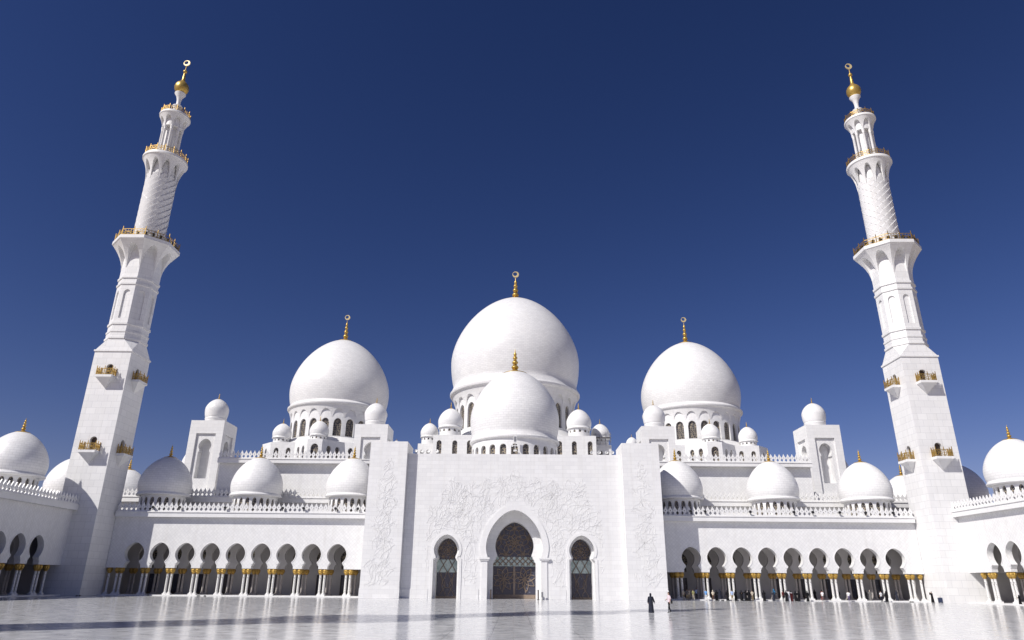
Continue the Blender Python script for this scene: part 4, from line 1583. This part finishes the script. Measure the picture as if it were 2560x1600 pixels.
def person(label, x, y, z, rz, dress, top, legs, armL='down', armR='down', h=1.72, skin='skin', scarf=None, hair='hair', stride=.0, group=None, detail=False, coat=None, lean=0.0, belt=None):
    """dress: 'robe' (loose full-length garment) or 'trousers'; top/legs: material names"""
    t = thing('person', label, 'person', (x, y, z), rz, group)
    t.scale = (h / 1.72,) * 3
    J, E, Rr, Mi = [], [], [], []
    def jt(p, r, par, mi):
        J.append(p); Rr.append(r); Mi.append(mi)
        if par is not None:
            E.append((par, len(J) - 1))
        return len(J) - 1
    LY = lambda p: (p[0], p[1] - lean * max(0, p[2] - .95), p[2] - .35 * lean * lean * max(0, p[2] - .95))
    pel = jt((0, 0, .95), (.135, .105), None, 2)
    sp = jt(LY((0, .0, 1.13)), (.125, .095), pel, 1)
    ch = jt(LY((0, .005, 1.32)), (.145, .105), sp, 1)
    nb = jt(LY((0, .01, 1.45)), (.075, .07), ch, 1)
    nk = jt(LY((0, .0, 1.50)), (.052, .052), nb, 0)
    jw = jt(LY((0, -.015, 1.565)), (.062, .07), nk, 0)
    hd = jt(LY((0, -.012, 1.635)), (.072, .09), jw, 0)
    jt(LY((0, -.002, 1.695)), (.052, .065), hd, 0)
    for s, pose in ((-1, armL), (1, armR)):
        e_, w_ = POSES[pose]
        sh = jt(LY((s * .175, .005, 1.405)), (.062, .06), ch, 1)
        el = jt(LY((s * e_[0], e_[1], e_[2])), (.043, .043), sh, 1)
        fa = jt(LY((s * (e_[0] * .35 + w_[0] * .65), e_[1] * .35 + w_[1] * .65, e_[2] * .35 + w_[2] * .65)), (.035, .035), el, 1 if dress == 'robe' else 0)
        wr = jt(LY((s * w_[0], w_[1], w_[2])), (.026, .024), fa, 0)
        d = (Vector(w_) - Vector(e_)).normalized()
        jt(LY((s * (w_[0] + d.x * .07), w_[1] + d.y * .07, w_[2] + d.z * .07)), (.038, .022), wr, 0)
    for s in (-1, 1):
        st = stride * s
        hp = jt((s * .088, 0, .90), (.092, .092), pel, 2)
        kn = jt((s * .095, -.02 - .5 * abs(st) * .3 - st * .5, .50), (.060, .060), hp, 2)
        an = jt((s * .10, .02 - st, .10 + .06 * (st < 0) * abs(stride) * 3), (.042, .042), kn, 2)
        fo = jt((s * .115, -.13 - st, .038 + .02 * (st < 0) * abs(stride) * 3), (.036, .032), an, 3)
    me = bpy.data.meshes.new('body')
    me.from_pydata(J, E, [])
    ob = bpy.data.objects.new('body', me)
    COL.objects.link(ob)
    sk = ob.modifiers.new('skin', 'SKIN')
    sk.use_smooth_shade = True
    ss = ob.modifiers.new('sub', 'SUBSURF')
    ss.levels = ss.render_levels = 1
    sv = me.skin_vertices[0].data
    for i, r in enumerate(Rr):
        sv[i].radius = r
    sv[0].use_root = True
    bpy.context.view_layer.update()
    ev = ob.evaluated_get(bpy.context.evaluated_depsgraph_get())
    m2 = bpy.data.meshes.new_from_object(ev)
    bpy.data.objects.remove(ob)
    # fingers and face as parts of the same mesh
    mb = MB()
    for s, pose in ((-1, armL), (1, armR)):
        e_, w_ = (Vector(LY(v)) for v in POSES[pose])
        d = (w_ - e_).normalized()
        side = d.cross(Vector((0, 1, .2))).normalized()
        nrm = side.cross(d).normalized()
        M = lambda v: (s * v.x, v.y, v.z)
        base = w_ + d * .085
        for k, (o_, ln) in enumerate(((-.027, .062), (-.009, .075), (.009, .07), (.026, .055))):
            p0 = base + side * o_
            p1 = p0 + d * ln * .5 + nrm * .012
            p2 = p1 + d * ln * .4 + nrm * .024
            mb.tube([M(p0 - d * .02), M(p1), M(p2)], [.0095, .0085, .006], 5)
        p0 = w_ + d * .045 - side * .028
        mb.tube([M(p0), M(p0 - side * .02 + d * .03), M(p0 - side * .024 + d * .055)], [.011, .010, .007], 5)
    hc = LY((0, -.012, 1.635))
    mb.tube([(0, hc[1] - .085, hc[2] + .015), (0, hc[1] - .108, hc[2] - .022), (0, hc[1] - .088, hc[2] - .032)], [.009, .014, .008], 6)
    for s in (-1, 1):
        ell(mb, (s * .03, hc[1] - .084, hc[2] + .012), (.011, .007, .007), 8, 5, 4)
        ell(mb, (s * .074, hc[1] + .012, hc[2] - .004), (.008, .018, .028), 8, 5)
    mb.tube([(-.025, hc[1] - .084, hc[2] - .052), (0, hc[1] - .092, hc[2] - .053), (.025, hc[1] - .084, hc[2] - .052)], [.004, .007, .004], 5, mi=5)
    m3 = mb.mesh('face', [skin, skin, skin, skin, 'hair', 'maroon_cloth'], None)
    for m_ in (skin, top, legs, 'black_cloth'):
        m2.materials.append(MAT[m_])
    segs = [(Vector(J[a]), Vector(J[b_]), Mi[b_]) for a, b_ in E]
    for p in m2.polygons:
        c = p.center
        best, bm_ = 9, 0
        for a, b_, mi in segs:
            ab = b_ - a
            u = max(0, min(1, (c - a).dot(ab) / (ab.dot(ab) or 1)))
            dd = (c - (a + ab * u)).length
            if dd < best:
                best, bm_ = dd, mi
        p.material_index = bm_
        p.use_smooth = True
    bm = bmesh.new()
    bm.from_mesh(m2)
    off = len(m2.materials)
    m2.materials.append(MAT['hair']); m2.materials.append(MAT['maroon_cloth'])
    b2 = bmesh.new()
    b2.from_mesh(m3)
    nv = [bm.verts.new(v.co) for v in b2.verts]
    for f in b2.faces:
        try:
            nf = bm.faces.new([nv[v.index] for v in f.verts])
            nf.smooth = True
            nf.material_index = {4: off, 5: off + 1}.get(f.material_index, 0)
        except ValueError:
            pass
    bm.to_mesh(m2)
    bm.free(); b2.free()
    bo = bpy.data.objects.new('body', m2)
    COL.objects.link(bo)
    bo.parent = t
    rnd = random.Random(sum(map(ord, label)))
    ph = rnd.random() * 6
    if dress == 'robe':
        mb = MB()
        prof = [(.02, .27, .23), (.10, .26, .22), (.45, .235, .185), (.80, .215, .165), (.98, .205, .15), (1.15, .185, .135), (1.28, .19, .14), (1.37, .185, .125), (1.43, .15, .10), (1.475, .09, .078)]
        rows = []
        N = 26
        for zz, rx, ry in prof:
            am = .10 * max(0, 1 - zz / 1.15)
            row = []
            for k in range(N):
                a = 2 * pi * k / N
                q = 1 + am * sin(7 * a + ph) + am * .5 * sin(4 * a + 2 * ph)
                p = LY((rx * q * cos(a), ry * q * sin(a) - stride * .15 * (1 - zz / 1.5), zz))
                row.append(p)
            rows.append(row)
        mb.grid(rows, None, True, True)
        mb.build('robe', top, t)
        for s, pose in ((-1, armL), (1, armR)):
            e_, w_ = POSES[pose]
            P = [LY((s * .155, .005, 1.42)), LY((s * e_[0], e_[1], e_[2])), LY((s * w_[0], w_[1], w_[2]))]
            mb = MB()
            mb.tube(P, [.082, .072, .078], 10, cap=False)
            mb.build('sleeve', top, t)
        if coat:
            mb = MB()
            mb.grid([[LY((u, -ry * 1.08 - .01, zz)) for u in (-.07, 0, .07)] for zz, rx, ry in prof[:-1]], None, True)
            mb.build('dress_front', coat, t)
    if scarf:
        mb = MB()
        rows = []
        N = 18
        for i in range(11):
            b_ = -pi * .5 * .95 + (pi * .98) * i / 10
            row = []
            for k in range(N):
                a = 2 * pi * k / N
                px_, py_, pz_ = .098 * cos(b_) * cos(a), .122 * cos(b_) * sin(a), .135 * sin(b_)
                if py_ < -.055 and -.085 < pz_ < .075:
                    py_ = -.05
                if pz_ < -.04:
                    px_ *= 1 + (-.04 - pz_) * 5.5
                    pz_ = pz_ * 1.35
                row.append(LY((px_, -.005 + py_, 1.628 + pz_)))
            rows.append(row)
        mb.grid(rows, None, True, True)
        mb.build('headscarf', scarf, t)
    elif hair:
        mb = MB()
        rows = []
        N = 16
        for i in range(8):
            b_ = -.35 + (pi / 2 + .35) * i / 7
            row = []
            for k in range(N):
                a = 2 * pi * k / N
                r = cos(b_)
                py_ = .106 * r * sin(a)
                zz = .083 * sin(b_)
                if py_ < -.02 and b_ < .75:
                    zz = .083 * sin(.75)
                    py_ = max(py_, -.088)
                row.append(LY((.083 * r * cos(a), -.002 + py_, 1.652 + zz)))
            rows.append(row)
        mb.grid(rows, None, True, True)
        mb.build('hair', hair, t)
    if dress == 'trousers':
        # shirt tail and belt line hiding the waist, loose shirt body
        mb = MB()
        prof = [(.90, .165, .128), (.97, .165, .128), (1.1, .155, .115), (1.25, .17, .122), (1.36, .172, .115), (1.42, .13, .095), (1.47, .075, .07)]
        rows = [[LY((rx * (1 + .03 * sin(5 * a + ph)) * cos(a), ry * (1 + .03 * sin(5 * a + ph)) * sin(a), zz)) for a in [2 * pi * k / 20 for k in range(20)]] for zz, rx, ry in prof]
        mb.grid(rows, None, True, True)
        mb.build('shirt', top, t)
        for s, pose in ((-1, armL), (1, armR)):
            e_, w_ = POSES[pose]
            P = [LY((s * .15, .005, 1.415)), LY((s * (e_[0] * .8 + .03), e_[1] * .9, e_[2] * .8 + .28)), LY((s * e_[0], e_[1], e_[2]))]
            mb = MB()
            mb.tube(P, [.078, .07, .062], 10, cap=False)
            mb.build('sleeve', top, t)
        if belt:
            mb = MB()
            rows = [[(rx * cos(a), ry * sin(a), zz) for a in [2 * pi * k / 20 for k in range(20)]] for zz, rx, ry in ((.70, .17, .135), (.8, .172, .138), (.93, .168, .13), (1.0, .16, .12))]
            mb.grid(rows, None, True, True)
            mb.build('skirt', belt, t)
    return t

BK, NV = 'black_cloth', 'navy_cloth'
# the two walkers in the open courtyard
wm = person('woman in a long dark robe and headscarf walking across the open courtyard', 12.5, 68.0, 0, radians(172), 'robe', NV, NV, 'swing', 'down', 1.66, 'skin', NV, stride=.16, detail=True)
mn = person('man in a pale pink shirt and black trousers standing in the open courtyard, looking sideways', 14.2, 68.2, 0, radians(-75), 'trousers', 'pink_cloth', BK, 'bent', 'down', 1.78, 'skin', None, stride=.14, detail=True)
t = thing('shoulder_bag', 'small black bag hanging at the side of the man in the pink shirt', 'bag', (14.47, 68.32, .92))
mb = MB()
mb.lathe([(.02, -.13), (.10, -.12), (.12, 0), (.10, .10), (.03, .12)], 12)
o = mb.build('pouch', BK, t)
o.scale = (.6, 1, 1)
mb = MB()
mb.tube([(-.02, 0, .1), (-.06, -.02, .3), (-.12, -.03, .52)], .012, 5)
mb.build('strap', BK, t)

FOLK = [
 # x, y, z, rz deg, dress, top, legs, armL, armR, h, scarf, hair, extras, label
 (28.4, 124.5, 0, 200, 'trousers', 'cream_cloth', 'khaki_cloth', 'down', 'down', 1.70, None, 'hair', {}, 'person in beige standing nearest the corner pylon under the right arcade'),
 (28.95, 124.2, 0, 165, 'trousers', 'grey_cloth', 'khaki_cloth', 'hip', 'hip', 1.74, None, 'hair', {'lean': .25}, 'man in dark grey shirt and khaki trousers leaning, hands on hips, near the pylon'),
 (29.45, 124.8, 0, 185, 'trousers', 'cream_cloth', 'khaki_cloth', 'up', 'bent', 1.72, None, 'hair', {}, 'person in cream raising one arm beside the man in olive'),
 (29.95, 124.1, 0, 200, 'trousers', 'olive_cloth', 'cream_cloth', 'down', 'down', 1.74, None, 'hair', {'stride': .1}, 'man in an olive shirt and pale trousers seen from behind under the right arcade'),
 (31.3, 127.4, .17, 190, 'trousers', 'sky_cloth', 'navy_cloth', 'up', 'bent', 1.72, None, 'hair', {}, 'person in a pale shirt with an arm raised inside the first right arch'),
 (32.1, 124.2, 0, 150, 'trousers', 'blue_cloth', 'white_cloth', 'down', 'bent', 1.74, None, 'hair', {'stride': .08}, 'man in a bright blue shirt and white trousers before a column pair'),
 (33.3, 124.3, 0, 180, 'trousers', 'cream_cloth', 'brown_cloth', 'bent', 'bent', 1.62, 'cream_cloth', None, {'belt': 'brown_cloth'}, 'person in brown patterned skirt and pale headscarf near the first columns'),
 (34.0, 124.8, 0, 165, 'robe', BK, BK, 'bent', 'down', 1.63, BK, None, {}, 'woman in a black robe just right of the brown patterned skirt'),
 (35.3, 127.4, .17, 180, 'robe', NV, NV, 'down', 'bent', 1.62, NV, None, {}, 'woman in dark robe standing back in the shade left of the man in light blue'),
 (35.75, 124.5, 0, 190, 'robe', BK, BK, 'bent', 'down', 1.63, BK, None, {}, 'woman in a black robe carrying a bag, left of the man in light blue'),
 (36.45, 124.2, 0, 160, 'trousers', 'sky_cloth', 'khaki_cloth', 'bent', 'down', 1.73, None, 'hair', {}, 'man in a light blue shirt and khaki trousers before the second column pair'),
 (37.2, 124.7, 0, 185, 'robe', BK, BK, 'camera', 'down', 1.64, BK, None, {'coat': 'grey_cloth'}, 'woman in an open black robe over grey right of the man in light blue'),
 (38.1, 124.5, 0, 150, 'robe', BK, BK, 'bent', 'bent', 1.63, BK, None, {}, 'woman in black with folded arms in the crowd before the third arch'),
 (38.75, 124.3, 0, 200, 'robe', BK, BK, 'down', 'out', 1.64, BK, None, {}, 'woman in black reaching out an arm before the third arch'),
 (39.3, 124.4, 0, 170, 'robe', BK, BK, 'down', 'down', 1.66, BK, None, {'coat': 'white_cloth'}, 'woman in an open black robe over a white dress'),
 (39.95, 124.6, 0, 190, 'trousers', 'cream_cloth', 'khaki_cloth', 'bent', 'down', 1.68, None, 'hair', {}, 'person in beige behind the third column pair at the end of the crowd'),
 (40.3, 125.2, .17, 160, 'robe', BK, BK, 'down', 'bent', 1.62, BK, None, {}, 'woman in black robe right behind the person in beige'),
 (41.9, 124.6, 0, 175, 'robe', BK, BK, 'bent', 'bent', 1.63, BK, None, {}, 'woman in black alone beside the fourth column pair holding something before her'),
 (43.3, 124.1, 0, 160, 'robe', NV, NV, 'out', 'bent', 1.62, NV, None, {'stride': .1}, 'woman in a dark navy robe walking left of the person in teal'),
 (44.3, 126.6, .17, 185, 'trousers', 'teal_cloth', 'navy_cloth', 'down', 'bent', 1.70, 'teal_cloth', None, {}, 'person dressed in teal blue in the shade of an arch'),
 (45.0, 124.4, 0, 200, 'trousers', 'maroon_cloth', 'black_cloth', 'bent', 'down', 1.66, None, 'hair', {}, 'person in a maroon top and dark trousers beside a column'),
 (45.4, 124.0, 0, 170, 'robe', BK, BK, 'down', 'bent', 1.66, BK, None, {'stride': .15}, 'woman in black striding just right of the maroon top'),
 (45.95, 124.4, 0, 180, 'robe', 'white_cloth', 'white_cloth', 'out', 'out', 1.72, None, 'hair', {}, 'person in a long white robe with both arms held out'),
 (46.5, 124.8, 0, 160, 'robe', 'maroon_cloth', BK, 'down', 'down', 1.60, BK, None, {}, 'woman in a dark red robe beside the white-robed person'),
 (47.1, 124.4, 0, 150, 'robe', BK, BK, 'bent', 'bent', 1.60, BK, None, {}, 'woman in black, left one of a close pair'),
 (47.5, 124.2, 0, 200, 'robe', BK, BK, 'down', 'bent', 1.64, BK, None, {'coat': 'white_cloth'}, 'woman in black over white shoes, right one of a close pair'),
 (49.0, 124.2, 0, 195, 'robe', BK, BK, 'down', 'down', 1.64, BK, None, {}, 'woman in a wide black robe standing alone before a column pair'),
 (51.8, 128.0, .17, 180, 'robe', BK, BK, 'bent', 'bent', 1.64, BK, None, {}, 'woman in black deep in the shade left of the walking man in white'),
 (51.5, 124.2, 0, 120, 'trousers', 'white_cloth', 'grey_cloth', 'bent', 'down', 1.70, None, 'hair', {'stride': .28}, 'man in a white shirt and grey trousers walking along the right arcade'),
 (52.7, 127.2, .17, 190, 'robe', 'maroon_cloth', BK, 'camera', 'down', 1.64, BK, None, {}, 'woman in a dark red robe in the shade behind the walking man in white'),
 (55.6, 127.4, .17, 170, 'robe', BK, BK, 'down', 'bent', 1.64, BK, None, {}, 'woman in black in the shade just right of the sixth column pair'),
 (55.85, 124.2, 0, 150, 'trousers', 'white_cloth', 'purple_cloth', 'bent', 'bent', 1.68, None, 'hair', {'belt': 'purple_cloth', 'stride': .12}, 'woman in a white blouse and long purple-grey skirt'),
 (59.9, 126.6, .17, 190, 'robe', BK, BK, 'down', 'down', 1.64, BK, None, {}, 'woman in black robe left of the fair-haired person'),
 (60.6, 126.6, .17, 170, 'robe', 'grey_cloth', BK, 'down', 'bent', 1.66, None, 'cream_cloth', {}, 'fair-haired person in a dark grey robe under an arch'),
 (61.3, 124.3, 0, 195, 'trousers', 'white_cloth', 'navy_cloth', 'down', 'down', 1.72, None, 'hair', {}, 'man in a white shirt and navy trousers near the last arches'),
 (61.95, 123.9, 0, 170, 'robe', BK, BK, 'bent', 'down', 1.68, BK, None, {'stride': .12}, 'woman in black right beside the man in white and navy'),
 (63.5, 126.8, .17, 180, 'robe', BK, BK, 'down', 'bent', 1.62, BK, None, {}, 'woman in black in the shade right of the column pair near the minaret'),
 (65.2, 126.8, .17, 165, 'robe', NV, NV, 'camera', 'down', 1.62, NV, None, {}, 'woman in dark navy under the last arch, hand to her face'),
 (68.7, 122.4, 0, 200, 'robe', BK, BK, 'camera', 'camera', 1.70, None, 'hair', {}, 'woman in a black dress lifting a camera at the foot of the right minaret'),
 (73.6, 108.6, 0, 240, 'robe', BK, BK, 'bent', 'bent', 1.64, 'white_cloth', None, {}, 'woman in black with a white headscarf at the right edge of the picture'),
]
for x, y, z, rz, dr, tp, lg, aL, aR, h, sc_, hr, ex, lab in FOLK:
    person(lab, x, y, z, radians(rz), dr, tp, lg, aL, aR, h, 'skin_light' if (hr == 'cream_cloth') else 'skin', sc_, hr, group='visitors under the arcades', **ex)

# things on the ground near the arcades
t = thing('suitcase', 'small dark blue case standing on the floor beside the right minaret', 'suitcase', (69.9, 122.3, 0))
mb = MB(); mb.box(-.32, .32, -.14, .14, .05, .78); mb.box(-.30, .30, -.16, -.141, .1, .72)
mb.build('shell', 'dusk_blue_bag', t)
mb = MB(); mb.bar((-.12, 0, .78), (-.12, 0, .9), .03); mb.bar((.12, 0, .78), (.12, 0, .9), .03); mb.bar((-.135, 0, .9), (.135, 0, .9), .03); mb.box(-.3, -.22, -.1, .1, .004, .05); mb.box(.22, .3, -.1, .1, .004, .05)
mb.build('handle', 'black_metal', t)
def shoe_mesh():
    mb = MB()
    rows = []
    for zz, k in ((0.005, 1.0), (.03, 1.03), (.06, .9), (.085, .55)):
        rows.append([(.05 * k * cos(a), (.14 * k) * sin(a) + (.02 if zz > .05 else 0), zz) for a in [2 * pi * j / 12 for j in range(12)]])
    mb.grid(rows, None, True, True)
    mb.add(rows[-1])
    return mb.mesh('shoe', ['black_cloth'])
SH = shoe_mesh()
PL = [(70.6, 122.3), (70.85, 122.35), (71.3, 122.2), (71.55, 122.4), (72.1, 122.3), (66.2, 124.6), (66.5, 124.5), (34.7, 124.5), (34.95, 124.6), (-52.9, 124.6), (-52.6, 124.6), (-51.7, 124.6), (-69.7, 118.6), (-69.3, 118.7), (-61.2, 124.5)]
place = lambda x: 'by the right minaret' if x > 68 else ('by the last right columns' if x > 60 else ('in front of the crowd under the right arcade' if x > 0 else ('by the left minaret' if x < -65 else 'along the step of the left arcade')))
for k, (x, y) in enumerate(PL):
    o = bpy.data.objects.new('shoe', SH)
    COL.objects.link(o)
    o.location = (x, y, 0)
    o.scale = (1.5, 1.5, 1.7)
    o.rotation_euler = (0, 0, k * 1.3)
    tag(o, 'dark shoe left on the marble floor ' + place(x), 'shoe', 'shoes left on the floor ' + place(x))

# ------------------------------------------------------------------ light, sky, camera
SUN = Vector((-1.2, -1.0, 1.45)).normalized()
el = math.asin(SUN.z)
w = bpy.data.worlds.new('World')
scene.world = w
w.use_nodes = True
nt = w.node_tree
nt.nodes.clear()
out = nt.nodes.new('ShaderNodeOutputWorld')
bg = nt.nodes.new('ShaderNodeBackground')
sky = nt.nodes.new('ShaderNodeTexSky')
sky.sky_type = 'NISHITA'
sky.sun_disc = False
sky.sun_elevation = el
sky.sun_rotation = atan2(SUN.x, SUN.y)
sky.altitude = 300
sky.air_density = 1.0
sky.dust_density = .3
sky.ozone_density = 2.0
hs = nt.nodes.new('ShaderNodeHueSaturation')
hs.inputs['Saturation'].default_value = 1.2
hs.inputs['Value'].default_value = 1.0
nt.links.new(sky.outputs[0], hs.inputs['Color'])
tint = nt.nodes.new('ShaderNodeMix')
tint.data_type = 'RGBA'
tint.blend_type = 'MULTIPLY'
tint.inputs[0].default_value = 1
tint.inputs[7].default_value = (.92, .69, .81, 1)
nt.links.new(hs.outputs[0], tint.inputs[6])
gm = nt.nodes.new('ShaderNodeGamma')
gm.inputs[1].default_value = 1.28
nt.links.new(tint.outputs[2], gm.inputs[0])
nt.links.new(gm.outputs[0], bg.inputs[0])
bg.inputs[1].default_value = .0485
nt.links.new(bg.outputs[0], out.inputs[0])

sl = bpy.data.lights.new('sun', 'SUN')
sl.energy = 5.0
sl.angle = radians(.53)
sl.color = (1.0, .96, .905)
so = bpy.data.objects.new('sun', sl)
COL.objects.link(so)
so.rotation_euler = SUN.to_track_quat('Z', 'Y').to_euler()

cam = bpy.data.cameras.new('camera')
cam.lens = 1728.6 / 2560 * 36
cam.sensor_width = 36
cam.clip_start = .1
cam.clip_end = 9000
co = bpy.data.objects.new('camera', cam)
COL.objects.link(co)
PI_, RO, YA = radians(20.865), radians(.48), radians(-.298)
def wd(x, fw, up):
    return Vector((cos(YA) * x + sin(YA) * fw, -sin(YA) * x + cos(YA) * fw, up))
def cr_(u, v):
    u2, v2 = cos(RO) * u - sin(RO) * v, sin(RO) * u + cos(RO) * v
    return wd(u2, -v2 * sin(PI_), v2 * cos(PI_))
X_, Y_ = cr_(1, 0), cr_(0, 1)
F_ = wd(0, cos(PI_), sin(PI_))
M = Matrix((X_, Y_, -F_)).transposed().to_4x4()
M.translation = Vector((0, 0, 2.4))
co.matrix_world = M
scene.camera = co
scene.view_settings.view_transform = 'Standard'
scene.view_settings.look = 'None'
scene.view_settings.exposure = 0
scene.render.resolution_x, scene.render.resolution_y = 1024, 640
scene.cycles.use_denoising = True
scene.cycles.max_bounces = 8
scene.cycles.diffuse_bounces = 3
